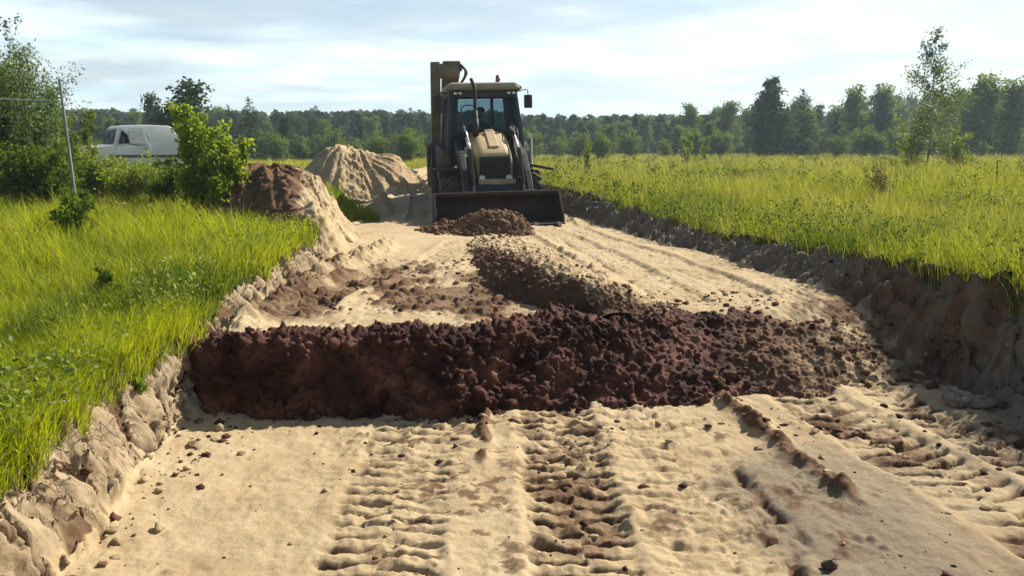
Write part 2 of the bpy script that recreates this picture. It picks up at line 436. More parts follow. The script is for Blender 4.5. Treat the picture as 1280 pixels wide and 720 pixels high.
def gz(x, y): return float(ground_z(x, y)[0])

def build_ground():
    def grow(start, step, ratio, end):
        o, v = [], start
        while v < end:
            v += step; step *= ratio; o.append(v)
        return o
    fx = list(np.arange(-3.3, -2.62, 0.0125)) + list(np.arange(-2.62, -1.82, 0.0062)) + list(np.arange(-1.82, 3.0, 0.0096)) + list(np.arange(3.0, 4.1, 0.0095)) + list(np.arange(4.1, 4.7, 0.0135))
    xs = [-v for v in grow(3.3, 0.0135, 1.055, 3500)][::-1] + fx + grow(fx[-1], 0.0135, 1.055, 3500)
    ys = [2.0]
    while ys[-1] < 28: ys.append(ys[-1] + 0.0034 * max(ys[-1], 2.6))
    ys = [2.0 - v for v in grow(0.0, 0.014, 1.06, 3500)][::-1] + ys + grow(ys[-1], 0.12, 1.055, 3500)
    xs, ys = np.array(xs), np.array(ys)
    X, Y = np.meshgrid(xs, ys, indexing='ij')
    Z, tf, cl, so, shd = terrain(X, Y)
    # overhang: push steep bank faces sideways so they are not a plain height field
    g = np.gradient(Z, axis=0) / np.maximum(np.gradient(X, axis=0), 1e-4)
    st = np.clip(np.abs(g) - 0.6, 0, 2) * ((Y > 1) & (Y < 26))
    X2 = X + st * 0.035 * fbm(Y * 5, Z * 6, 3, 95) * np.clip(1, 0, 1)
    Z = Z + hills(X, Y)
    V = np.stack([X2, Y, Z], -1).reshape(-1, 3)
    me = np_data('ground', V, [grid_faces(len(xs), len(ys))], {'turf': tf, 'clay': cl, 'brown': so, 'painted_shade': shd}, True)
    o = link('ground', me, M_EARTH)
    tag(o, kind='structure')
build_ground()

# ------------------------------------------------------------------ heaps of soil and sand
def catmull(P, n):
    """resample control rows P (k, ...) to n rows"""
    P = np.asarray(P, float); k = len(P)
    t = np.linspace(0, k - 1, n); i = np.clip(np.floor(t).astype(int), 0, k - 2); f = (t - i).reshape(-1, *([1] * (P.ndim - 1)))
    g = lambda j: P[np.clip(j, 0, k - 1)]
    p0, p1, p2, p3 = g(i - 1), g(i), g(i + 1), g(i + 2)
    return 0.5 * (2 * p1 + (p2 - p0) * f + (2 * p0 - 5 * p1 + 4 * p2 - p3) * f * f + (3 * p1 - p0 - 3 * p2 + p3) * f ** 3)
def lumps(P, nrm, big, scale, seed, amp):
    x, y, z = P[..., 0], P[..., 1], P[..., 2]
    d1, _, c1 = worley3(x * scale, y * scale, z * scale, seed)
    e1, _, c2 = worley3(x * scale * 2.3, y * scale * 2.3, z * scale * 2.3, seed + 9)
    h = (0.55 - d1) * (0.5 + c1) + 0.5 * (0.5 - e1) * (0.4 + c2)
    h = h * (0.45 + 1.1 * vnoise3(x * scale * 0.3, y * scale * 0.3, z * scale * 0.3, seed + 6)) + 0.7 * (vnoise3(x * scale * 2.7, y * scale * 2.7, z * scale * 2.7, seed + 4) - 0.5)
    h = h + 0.5 * (vnoise3(x * scale * 5, y * scale * 5, z * scale * 5, seed + 3) - 0.5)
    return P + nrm * (h * amp)[..., None], h
SURF = {}
def loft(name, sections, nu, nv, seed, scale, amp, soil, extra=None, key='soil'):
    G = catmull(sections, nu)                                  # (nu, k, 3)
    G = np.swapaxes(catmull(np.swapaxes(G, 0, 1), nv), 0, 1)   # (nu, nv, 3)
    du, dv = np.gradient(G, axis=0), np.gradient(G, axis=1)
    n = np.cross(du, dv); n /= np.maximum(np.linalg.norm(n, axis=-1, keepdims=True), 1e-9)
    if n[..., 2].mean() < 0: n = -n
    u = np.linspace(0, 1, nu)[:, None]; v = np.linspace(0, 1, nv)[None, :]
    a = amp * sstep(0, 0.06, np.minimum(u, 1 - u)) * sstep(0, 0.06, np.minimum(v, 1 - v)) + 0 * u * v
    big = 0.8 * amp * fbm(G[..., 0] * 2.2, G[..., 1] * 2.2 + G[..., 2] * 2, 3, seed + 40)
    G = G + n * (big * a / max(amp, 1e-6))[..., None]
    if name == 'soil_heap': a = a * (1 - 0.5 * sstep(0.3, 2.0, G[..., 0]))
    P, h = lumps(G, n, 0, scale, seed, a)
    SURF[name] = P
    s = soil(G, u + 0 * v, v + 0 * u, h)
    z = np.zeros(nu * nv)
    me = np_data(name, P.reshape(-1, 3), [grid_faces(nu, nv)], s if isinstance(s, dict) else {key: s}, True)
    return link(name, me, M_EARTH)

# the dark soil front across the whole trench
sec = []
for x in np.linspace(-2.22, 3.42, 16):
    yf = np.interp(x, [-2.3, -1.2, -0.2, 0.5, 1.4, 2.2, 3.1], [5.02, 4.90, 4.95, 5.15, 5.28, 5.42, 5.75]) + 0.06 * math.sin(x * 5.1)
    run = np.interp(x, [-2.3, -0.9, -0.1, 0.6, 1.4, 3.1], [0.22, 0.26, 0.42, 0.70, 0.85, 0.80])
    zc = np.interp(x, [-2.3, -2.0, -1.2, -0.5, 0.2, 0.8, 1.6, 2.6, 3.1], [0.42, 0.50, 0.53, 0.52, 0.53, 0.49, 0.43, 0.37, 0.36]) - 0.04 - 0.30 * sstep(2.55, 3.4, x) + 0.02 * math.sin(x * 7)
    top = np.interp(x, [-2.3, -0.5, 0.5, 1.5, 3.1], [0.22, 0.30, 0.35, 0.30, 0.25])
    yc = yf + run
    sec.append([(x, yf - 0.10, -0.06), (x, yf, 0.0), (x, yf + run * 0.35, zc * 0.42), (x, yf + run * 0.72, zc * 0.84), (x, yc, zc), (x, yc + top, zc - 0.03), (x, yc + top * 2, 0.36), (x, yc + top * 2.5, 0.26)])
def soil_front(G, u, v, h):
    x, y = G[..., 0], G[..., 1]
    n1 = fbm(x * 3.0, y * 3.0, 4, 140); right = sstep(0.7, 2.6, x + 0.7 * n1)
    top = sstep(0.58, 0.80, v + 0.06 * n1)
    s = np.clip((1 - 0.85 * right) * (1.05 - 0.7 * top) + 0.12 * h, 0, 1)
    b_ = np.clip(0.92 + 0.35 * n1 + 0.25 * h - 0.42 * sstep(1.0, 2.6, x) - 0.25 * top * sstep(0.5, -0.5, x), 0, 1)
    return {'soil': s, 'brown': b_}
o = loft('soil_heap', sec, 640, 240, 101, 10.0, 0.072, soil_front)
tag(o, 'long dark reddish brown soil bank dumped across the full width of the sandy trench', 'soil heap')

# the ridge running from the bucket down to the soil front
spine = [(-0.30, 12.4, 0.42, 0.20), (-0.28, 11.2, 0.44, 0.36), (-0.10, 10.0, 0.50, 0.44), (0.02, 8.9, 0.58, 0.5), (0.15, 7.9, 0.66, 0.52), (0.38, 7.0, 0.68, 0.5), (0.66, 6.4, 0.64, 0.40), (0.80, 6.05, 0.46, 0.28)]
sec = []
for x, y, z, r in spine:
    sec.append([(x - r * 1.15, y, 0.24), (x - r * 0.9, y, 0.38), (x - r * 0.45, y - 0.05, 0.38 + (z - 0.38) * 0.72), (x, y, z), (x + r * 0.6, y + 0.05, 0.38 + (z - 0.38) * 0.7), (x + r * 1.6, y + 0.05, 0.38), (x + r * 2.0, y + .05, 0.24)])
def soil_ridge(G, u, v, h):
    n1 = fbm(G[..., 0] * 4, G[..., 1] * 3, 3, 145)
    k = (1.0 - sstep(0.34, 0.48, v + 0.05 * n1)) * sstep(0.12, 0.4, u)
    k = np.maximum(k, sstep(0.86, 1.0, u) * 0.9)
    return {'soil': np.clip(0.42 * k + 0.2 * h, 0, 1), 'brown': np.clip(0.25 + 0.7 * k + 0.3 * n1 + 0.2 * h, 0, 1)}
o = loft('soil_ridge', sec, 330, 190, 131, 10.0, 0.055, soil_ridge)
tag(o, 'lumpy brown soil ridge trailing from the loader bucket towards the dark soil bank', 'soil ridge')

# soil pushed up in front of the bucket
sec = []
for x, y, z, r in [(-1.62, 13.3, 0.36, 0.3), (-1.35, 13.25, 0.44, 0.55), (-0.95, 13.1, 0.52, 0.7), (-0.5, 12.9, 0.66, 0.8), (-0.1, 12.8, 0.70, 0.8), (0.15, 12.85, 0.60, 0.7), (0.38, 13.0, 0.36, 0.4)]:
    sec.append([(x, y - r, 0.22), (x, y - r * 0.75, 0.36), (x, y - r * 0.3, 0.36 + (z - 0.36) * 0.75), (x, y + 0.1, z), (x, y + 0.35, z - 0.05), (x, y + 0.8, 0.34)])
o = loft('spoil_mound', sec, 240, 110, 151, 7.0, 0.065, lambda G, u, v, h: np.clip(0.85 + 0.35 * h + 0.2 * v, 0, 1), key='brown')
tag(o, 'crumbly brown soil mound being pushed by the loader bucket', 'soil mound')

def mound(name, cx, cy, hx, hy, n, f, soil, seed, scale, amp, clay=0.0):
    xs, ys = np.linspace(cx - hx, cx + hx, n), np.linspace(cy - hy, cy + hy, n)
    X, Y = np.meshgrid(xs, ys, indexing='ij')
    h = f(X, Y)
    Z = terrain(X, Y)[0] + h
    P = np.stack([X, Y, Z], -1)
    nn = np.stack([-np.gradient(Z, xs, axis=0), -np.gradient(Z, ys, axis=1), np.ones_like(Z)], -1)
    nn /= np.linalg.norm(nn, axis=-1, keepdims=True)
    P2, hh = lumps(P, nn, 0, scale, seed, amp * sstep(0, 0.15, h))
    fc = grid_faces(n, n)
    keep = (h.ravel()[fc] > -0.06).all(1)
    fc = fc[keep]
    used = np.unique(fc); mp_ = np.full(n * n, -1); mp_[used] = np.arange(len(used))
    s = np.clip(soil(X, Y, Z, hh), 0, 1).ravel()[used]
    z0 = np.zeros(len(used))
    me = np_data(name, P2.reshape(-1, 3)[used], [mp_[fc]], {'brown': s, 'clay': z0 + clay}, True)
    return link(name, me, M_EARTH)

def rills(X, Y, cx, cy, k, seed):
    th = np.arctan2(Y - cy, X - cx); r = np.hypot(X - cx, Y - cy)
    return fbm(th * k + 0.4 * fbm(X * 2, Y * 2, 2, seed + 1), r * 0.5, 3, seed)
def heap_near(X, Y):
    # peak at (-3.65, 12.2), tongue running down towards (-2.2, 10.3)
    h1 = 1.35 - 1.05 * np.hypot((X + 3.55) / 1.0, (Y - 12.0) / 1.15)
    h2 = 0.80 - 0.95 * np.hypot((X + 3.05) / 0.95, (Y - 11.2) / 0.95)
    h3 = 0.46 - 0.8 * np.hypot((X + 2.55) / 0.8, (Y - 10.4) / 0.9)
    h = np.log(np.exp(9 * h1) + np.exp(9 * h2) + np.exp(9 * h3)) / 9
    h = np.minimum(h, 0.84 + 0.05 * fbm(X * 3, Y * 3, 3, 7) - 0.25 * sstep(-3.5, -2.6, X))
    return h + 0.13 * rills(X, Y, -3.7, 12.2, 7, 203) + 0.10 * fbm(X * 1.6, Y * 1.6, 3, 205) - 0.05
o = mound('earth_mound', -3.25, 11.5, 2.6, 2.8, 300, heap_near,
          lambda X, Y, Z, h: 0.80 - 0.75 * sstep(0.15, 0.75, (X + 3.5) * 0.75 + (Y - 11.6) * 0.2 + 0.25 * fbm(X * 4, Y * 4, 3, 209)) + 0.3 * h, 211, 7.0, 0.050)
tag(o, 'brown earth mound with one shaded face at the trench edge beside the leafy sapling', 'earth mound')
def heap_far(X, Y):
    h1 = 1.70 - 1.05 * np.hypot((X + 4.05) / 1.05, (Y - 20.3) / 1.05)
    h1 = np.minimum(h1, 1.12 + 0.05 * fbm(X * 3, Y * 3, 3, 17))
    h2 = 0.35 - 0.8 * np.hypot((X + 3.45) / 0.8, (Y - 19.4) / 1.1)
    h = np.log(np.exp(9 * h1) + np.exp(9 * h2)) / 9
    return h + 0.11 * rills(X, Y, -4.05, 20.3, 9, 303) + 0.05 * fbm(X * 2, Y * 2, 3, 305) - 0.05
o = mound('sand_mound', -4.0, 20.1, 3.2, 3.2, 240, heap_far, lambda X, Y, Z, h: 0.10 + 0.25 * h, 311, 7.0, 0.022)
tag(o, 'tall flat topped pale sand mound standing at the far end of the trench', 'sand mound')

# low sand windrows beside the backhoe loader
def berm(X, Y):
    h = 0.36 - 0.7 * np.hypot((X + 2.75 + 0.22 * (Y - 17)) / 0.55, (Y - 17.0) / 2.0)
    return h + 0.10 * fbm(X * 3, Y * 1.2, 3, 404) - 0.03
o = mound('sand_windrow', -2.9, 17.0, 1.7, 2.6, 170, berm, lambda X, Y, Z, h: 0.02 + 0.2 * h, 411, 5.0, 0.05)
tag(o, 'low pale sand windrow with ruts between the sand mound and the backhoe loader', 'sand windrow')

# ------------------------------------------------------------------ clods and stones
def ico():
    bm = bmesh.new(); bmesh.ops.create_icosphere(bm, subdivisions=2, radius=1)
    V = np.array([v.co[:] for v in bm.verts]); Fc = np.array([[v.index for v in f.verts] for f in bm.faces]); bm.free()
    return V, Fc
ICO_V, ICO_F = ico()
def clod_mesh(name, spots, rng, soilv, squash=0.7):
    Vs, Fs, So = [], [], []
    for i, (x, y, z, r) in enumerate(spots):
        v = ICO_V * (1 + 1.3 * (vnoise3(ICO_V[:, 0] * 1.7 + i * 3.1, ICO_V[:, 1] * 1.7 + 9, ICO_V[:, 2] * 1.7 + i, 7) - 0.5)[:, None])
        v = v * rng.uniform(0.7, 1.3, 3) * r
        a = rng.uniform(0, 6.28); ca, sa = math.cos(a), math.sin(a)
        v = v @ np.array([[ca, -sa, 0], [sa, ca, 0], [0, 0, squash]])
        Fs.append(ICO_F + len(Vs) * len(ICO_V)); Vs.append(v + (x, y, z + r * 0.12)); So.append(np.full(len(v), soilv(x, y, rng)))
    V = np.concatenate(Vs); s = np.concatenate(So); z = np.zeros(len(s))
    return np_data(name, V, [np.concatenate(Fs)], {'soil': s, 'clay': z + 0.3, 'turf': z, 'painted_shade': z}, True)
rng = np.random.default_rng(5)
spots = []
def scatter(n, fx, fy, r0, r1, lim=0.02):
    x, y = fx(n), fy(n)
    z, tf, cl, *_ = terrain(x, y)
    r = 0.75 * (r0 + (r1 - r0) * rng.random(n) ** 4)
    for a, b, c, t, q in zip(x, y, z, tf, r):
        if t < 0.05: spots.append((a, b, c, q))
scatter(190, lambda n: rng.uniform(-1.9, 3.2, n), lambda n: 4.95 - np.abs(rng.normal(0, 0.35, n)), 0.006, 0.035)
scatter(80, lambda n: rng.normal(0.35, 0.25, n), lambda n: rng.uniform(2.6, 5.2, n), 0.006, 0.03)
scatter(60, lambda n: rng.normal(-0.75, 0.45, n), lambda n: rng.uniform(2.4, 5.0, n), 0.006, 0.028)
scatter(60, lambda n: rng.normal(1.6, 0.25, n), lambda n: rng.uniform(2.6, 5.3, n), 0.006, 0.028)
scatter(120, lambda n: rng.normal(2.5, 0.5, n), lambda n: rng.uniform(2.6, 6.0, n), 0.006, 0.034)
scatter(160, lambda n: rng.normal(3.25, 0.18, n), lambda n: rng.uniform(3.0, 8.0, n), 0.012, 0.06)
scatter(160, lambda n: rng.normal(-1.85, 0.12, n), lambda n: rng.uniform(2.8, 5.2, n), 0.008, 0.045)
scatter(260, lambda n: rng.uniform(-1.6, 0.4, n), lambda n: rng.uniform(6.2, 9.5, n), 0.01, 0.05)
scatter(160, lambda n: rng.uniform(0.4, 2.4, n), lambda n: 6.6 + np.abs(rng.normal(0, 0.4, n)), 0.01, 0.045)
o = link('soil_clods', clod_mesh('soil_clods', spots, rng, lambda x, y, r: float(np.clip(r.normal(0.55, 0.3), 0, 1))), M_EARTH)
tag(o, 'small brown clods and crumbs scattered over the sand', 'clods', kind='stuff')

def crumbs():
    r = np.random.default_rng(33); Vs, So, Fs = [], [], []
    for nm, n, r0, r1 in (('soil_heap', 2600, 0.005, 0.028), ('soil_ridge', 800, 0.006, 0.024), ('spoil_mound', 350, 0.015, 0.05)):
        P = SURF[nm]
        i = r.integers(6, P.shape[0] - 6, n); j = r.integers(int(P.shape[1] * 0.12), int(P.shape[1] * 0.8), n)
        q = r0 + (r1 - r0) * r.random(n) ** 5
        for k, (c, rr) in enumerate(zip(P[i, j], q)):
            v = ICO_V * (0.45 + 1.1 * vnoise3(ICO_V[:, 0] * 1.9 + k * 2.3, ICO_V[:, 1] * 1.9 + 4, ICO_V[:, 2] * 1.9 + k, 8))[:, None]
            v = v * r.uniform(0.7, 1.35, 3) * rr
            Fs.append(ICO_F + len(Vs) * len(ICO_V)); Vs.append(v + c + (0, -rr * 0.25, rr * 0.25))
            s = 0.95 if nm == 'soil_heap' else (0.3 if nm == 'soil_ridge' and P[:, :, 0].mean() > c[0] else 0.1)
            if nm == 'soil_heap': s -= 0.8 * float(sstep(0.8, 2.6, c[0] + r.normal(0, .4)))
            So.append(np.full(len(v), s + r.normal(0, 0.12)))
    s = np.clip(np.concatenate(So), 0, 1)
    me = np_data('soil_crumbs', np.concatenate(Vs), [np.concatenate(Fs)], {'soil': s, 'brown': np.clip(0.75 + 0.25 * s, 0, 1)}, False)
    tag(link('soil_crumbs', me, M_EARTH), 'loose crumbs and clods lying on the dark soil bank and its ridge', 'crumbs', kind='stuff')
crumbs()

def stone(px, py, z, r, label, col, rough=0.85):
    x, y, _ = at_z(px, py, z)
    zz_ = gz(x, y)
    bm = bmesh.new(); r_ = random.Random(px)
    for k in range(22):
        v = Vector((r_.gauss(0, 1), r_.gauss(0, 1), r_.gauss(0, 1))).normalized() * r_.uniform(0.8, 1.1)
        bm.verts.new((v.x * r * 1.2, v.y * r, v.z * r * 0.75))
    res = bmesh.ops.convex_hull(bm, input=bm.verts[:])
    bmesh.ops.delete(bm, geom=[g_ for g_ in res['geom_interior'] if isinstance(g_, bmesh.types.BMVert)], context='VERTS')
    bmesh.ops.bevel(bm, geom=bm.edges[:], offset=r * 0.07, segments=2, affect='EDGES')
    me = bpy.data.meshes.new('stone'); bm.to_mesh(me); bm.free()
    m, n, b = new_mat('stone')
    n.links.new(ramp(n, noise_node(n, 30, 6), [(0.3, tuple(c * 0.6 for c in col)), (0.7, col)]), b.inputs['Base Color'])
    b.inputs['Roughness'].default_value = rough
    bump(n, b, noise_node(n, 60, 6), 0.6, 0.01)
    o = link('stone', me, m); o.location = (x, y, zz_ + r * 0.35)
    tag(o, label, 'stone')
stone(1037, 707, 0.0, 0.032, 'dark rounded stone lying alone on the sand at the bottom of the photo', (0.10, 0.065, 0.045))
stone(1122, 452, 0.1, 0.075, 'pale grey angular stone fallen at the foot of the shaded clay bank', (0.25, 0.205, 0.15))
stone(1205, 445, 0.35, 0.10, 'pale blocky stone bedded halfway up the shaded clay bank', (0.25, 0.205, 0.15))
stone(1238, 410, 0.55, 0.085, 'greyish stone stuck near the top of the shaded clay bank under the grass', (0.25, 0.205, 0.15))

# ------------------------------------------------------------------ grass
def blades(name, x, y, z, h, wd, lean, tint, dry, mat, rng, segs=3, la=None):
    n = len(x)
    a = rng.uniform(0, 2 * np.pi, n)                 # facing
    la = rng.normal(2.6, 1.6, n) if la is None else la                     # lean direction (mostly downwind)
    cx, cy = np.cos(a), np.sin(a)
    t = np.linspace(0, 1, segs + 1)
    V = np.zeros((n, 2 * segs + 1, 3)); T = np.zeros((n, 2 * segs + 1))
    for k in range(segs + 1):
        f = t[k]
        bx = x + np.cos(la) * lean * h * f ** 2; by = y + np.sin(la) * lean * h * f ** 2
        bz = z + h * (f - 0.25 * lean * f ** 2)
        ww = wd * 0.5 * (1 - f ** 1.6) if k < segs else 0
        if k < segs:
            V[:, 2 * k] = np.stack([bx - cx * ww, by - cy * ww, bz], -1)
            V[:, 2 * k + 1] = np.stack([bx + cx * ww, by + cy * ww, bz], -1)
            T[:, 2 * k] = T[:, 2 * k + 1] = f
        else:
            V[:, 2 * k] = np.stack([bx, by, bz], -1); T[:, 2 * k] = 1
    base = (np.arange(n) * (2 * segs + 1))[:, None]
    q = np.concatenate([base + np.array([2 * k, 2 * k + 1, 2 * k + 3, 2 * k + 2]) for k in range(segs - 1)]) if segs > 1 else np.zeros((0, 4), int)
    tri = base + np.array([2 * segs - 2, 2 * segs - 1, 2 * segs])
    tn = np.repeat(tint[:, None], 2 * segs + 1, 1)
    dr = np.repeat(dry[:, None], 2 * segs + 1, 1)
    me = np_data(name, V.reshape(-1, 3), [q, tri], {'tint': np.clip(tn, 0, 1), 'dry': np.clip(dr, 0, 1)})
    return link(name, me, mat)
M_GRASS = leaf_material('grass_blades', (0.090, 0.150, 0.008), (0.385, 0.435, 0.018), (0.46, 0.38, 0.13), 0.52, 0.15)
M_MEADOW = leaf_material('meadow_blades', (0.085, 0.138, 0.015), (0.315, 0.345, 0.040), (0.45, 0.38, 0.17), 0.45, 0.15)

HEAPS = [(-3.3, 11.6, 1.55), (-4.0, 20.1, 1.9)]
def field_points(n, dmin, dmax, t0, t1, rng, power=1.0):
    d = dmin * (dmax / dmin) ** (rng.random(n) ** power)
    x = rng.uniform(t0, t1, n) * d
    z, tf, cl, *_ = terrain(x, d)
    keep = tf > np.where(x < XL(d), 0.10, 0.35)
    for cx, cy, r in HEAPS: keep &= np.hypot(x - cx, y_ := d - cy) > r
    return x[keep], d[keep], (z + hills(x, d))[keep]
rng = np.random.default_rng(11)
x, y, z = field_points(240000, 2.3, 60, -0.95, -0.03, rng)
edge = XL(y) - x
la = np.where(rng.random(len(x)) < np.interp(edge, [0.2, 0.9], [0.8, 0.0]), rng.normal(-0.3, 0.6, len(x)), rng.normal(2.6, 1.6, len(x)))
pat = fbm(x * 0.8, y * 0.8, 3, 501); pat2 = fbm(x * 2.6, y * 2.6, 3, 502)
h = (0.27 + 0.10 * pat + 0.08 * pat2) * rng.uniform(0.55, 1.25, len(x)) * np.interp(edge, [0.1, 0.5, 2.5], [0.85, 1.0, 1.15]) * np.interp(y, [2.5, 5, 10, 30], [0.8, 1.0, 1.15, 1.0])
wd = 0.0055 * np.maximum(1, y / 5) ** 0.75 * rng.uniform(0.7, 1.5, len(x))
tint = 0.66 + 0.35 * pat + 0.25 * pat2 + rng.normal(0, 0.16, len(x))
tint -= 0.75 * sstep(0.12, 0.5, fbm(x * 1.3 + 4, y * 0.9, 3, 503))
h *= 1 + 0.45 * np.clip(fbm(x * 3.3, y * 3.3, 2, 505), -0.6, 1)
dry = np.where(rng.random(len(x)) < 0.09, rng.uniform(0.4, 1, len(x)), 0.30 * sstep(9, 13, y) * sstep(-4, -8, x) + 0 * x)
o = blades('tall_grass', x, y, z - 0.02, h, wd, rng.uniform(0.15, 0.75, len(x)), tint, dry, M_GRASS, rng, la=la)
tag(o, 'lush bright green grass covering the ground beside the trench', 'grass', kind='stuff')

x, y, z = field_points(330000, 4.0, 150, -0.12, 0.95, rng, 0.92)
keep = x > XR(y)
x, y, z = x[keep], y[keep], z[keep]
edge = x - XR(y)
la = np.where(rng.random(len(x)) < np.interp(edge, [0.3, 1.0], [0.7, 0.0]), rng.normal(3.4, 0.6, len(x)), rng.normal(2.6, 1.6, len(x)))
pat = fbm(x * 0.45, y * 0.35, 3, 511); pat2 = fbm(x * 2.0, y * 1.6, 3, 512)
h = (0.30 + 0.08 * pat + 0.07 * pat2) * rng.uniform(0.5, 1.3, len(x)) * np.interp(edge, [0.4, 1.2], [0.6, 1.0])
wd = 0.0055 * np.maximum(1, y / 6) ** 0.72 * rng.uniform(0.7, 1.5, len(x))
tint = 0.60 - 0.35 * sstep(3.6, 5.0, x) * sstep(9.5, 7.0, y) + 0.35 * pat + 0.25 * pat2 + rng.normal(0, 0.16, len(x))
tint -= 0.6 * sstep(0.15, 0.5, fbm(x * 0.9 + 2, y * 0.6, 4, 517))
h *= 1 + 0.4 * np.clip(fbm(x * 2.7, y * 2.2, 2, 518), -0.6, 1)
stalk = rng.random(len(x)) < 0.10
h = np.where(stalk, h * 1.45, h); wd = np.where(stalk, wd * 0.75, wd)
dry = np.where(stalk, rng.uniform(0.35, 0.9, len(x)), np.clip(0.04 + 0.45 * fbm(x * 0.22, y * 0.16, 4, 515), 0, 0.5) + 0.12 * sstep(14, 40, y))
o = blades('meadow_grass', x, y, z - 0.02, h, wd, rng.uniform(0.1, 0.7, len(x)), tint, dry, M_MEADOW, rng, la=la)
tag(o, 'yellowish green meadow grass with dry seed stalks filling the open field', 'grass', kind='stuff')

# fine roots hanging out of the bank lips
def roots():
    r = np.random.default_rng(21); T = Tubes()
    ys = r.uniform(3.0, 9.0, 420); lf = r.random(420) < 0.72
    xs = np.where(lf, XL(ys) - r.uniform(0.10, 0.30, 420), XR(ys) + r.uniform(0.2, 0.5, 420)); zs = ground_z(xs, ys)
    for x, y, z0, left in zip(xs, ys, zs, lf):
        sx = 1 if left else -1
        l = r.uniform(0.06, 0.26); dx = sx * r.uniform(0.25, 0.9); dy = r.normal(0, 0.4)
        pts = [(x, y, z0 - 0.02), (x + dx * l * 0.5, y + dy * l * 0.4, z0 + r.uniform(-0.02, 0.03)), (x + dx * l, y + dy * l, z0 - l * r.uniform(0.3, 0.9))]
        T.add(catmull(np.array(pts), 6), r.uniform(0.0012, 0.004), 0.0008, 4)
    m, n, bs = new_mat('root_bark'); bs.inputs['Base Color'].default_value = (0.14, 0.095, 0.06, 1); bs.inputs['Roughness'].default_value = 0.9
    tag(link('roots', T.data('roots'), m), 'fine dry roots hanging out along the broken trench banks', 'roots', kind='stuff')

# ------------------------------------------------------------------ trees and shrubs
M_BARK = new_mat('bark')[0]
_n = M_BARK.node_tree
_n.links.new(ramp(_n, noise_node(_n, 9, 6), [(0.3, (0.035, 0.026, 0.018)), (0.7, (0.12, 0.095, 0.07))]), _n.nodes['Principled BSDF'].inputs['Base Color'])
_n.nodes['Principled BSDF'].inputs['Roughness'].default_value = 0.9
M_BIRCH = new_mat('birch_bark')[0]
_n = M_BIRCH.node_tree
_n.links.new(ramp(_n, noise_node(_n, 14, 5), [(0.42, (0.05, 0.045, 0.04)), (0.55, (0.30, 0.28, 0.25))]), _n.nodes['Principled BSDF'].inputs['Base Color'])

class Tubes:
    """tapered limbs gathered into one mesh"""
    def __init__(s): s.V, s.F, s.n = [], [], 0
    def add(s, pts, r0, r1, k=6):
        pts = np.asarray(pts, float); m = len(pts)
        d = np.gradient(pts, axis=0); d /= np.maximum(np.linalg.norm(d, axis=1, keepdims=True), 1e-9)
        a = np.cross(d, (0.31, 0.17, 0.93)); bad = np.linalg.norm(a, axis=1) < 1e-3
        a[bad] = (1, 0, 0); a /= np.linalg.norm(a, axis=1, keepdims=True)
        b = np.cross(d, a)
        th = np.arange(k) * 2 * np.pi / k
        r = np.linspace(r0, r1, m)[:, None, None]
        ring = pts[:, None, :] + r * (np.cos(th)[None, :, None] * a[:, None, :] + np.sin(th)[None, :, None] * b[:, None, :])
        s.V.append(ring.reshape(-1, 3))
        i = s.n + np.arange(m * k).reshape(m, k)
        j = np.roll(i, -1, axis=1)
        s.F.append(np.stack([i[:-1], j[:-1], j[1:], i[1:]], -1).reshape(-1, 4)); s.n += m * k
    def data(s, name): return np_data(name, np.concatenate(s.V), [np.concatenate(s.F)], smooth=True)
roots()
def leaf_data(name, cen, ln, wd, rng, tint, axis=None, flat=0.3):
    """one four sided leaf (or spray of leaves) per centre"""
    n = len(cen)
    if axis is None:
        axis = rng.normal(0, 1, (n, 3)); axis[:, 2] -= 0.25
    axis = axis / np.linalg.norm(axis, axis=1, keepdims=True)
    ref = rng.normal(0, 1, (n, 3)); ref[:, 2] += flat * 3
    side = np.cross(axis, ref); side /= np.maximum(np.linalg.norm(side, axis=1, keepdims=True), 1e-6)
    nrm = np.cross(side, axis)
    ln, wd = np.broadcast_to(ln, n)[:, None], np.broadcast_to(wd, n)[:, None]
    V = np.stack([cen, cen + axis * ln * 0.45 + side * wd * 0.5 + nrm * wd * 0.12, cen + axis * ln, cen + axis * ln * 0.45 - side * wd * 0.5 + nrm * wd * 0.12], 1)
    q = np.arange(n * 4).reshape(n, 4)
    t = np.repeat(np.clip(tint, 0, 1)[:, None], 4, 1)
    return np_data(name, V.reshape(-1, 3), [q], {'tint': t, 'dry': t * 0})
def bez(p0, d0, ln, up, rng, k=5, wig=0.06):
    pts = [np.array(p0, float)]; d = np.array(d0, float)
    for i in range(k):
        d = d + rng.normal(0, wig, 3) + np.array([0, 0, up]) / k
        d /= np.linalg.norm(d); pts.append(pts[-1] + d * ln / k)
    return np.array(pts)
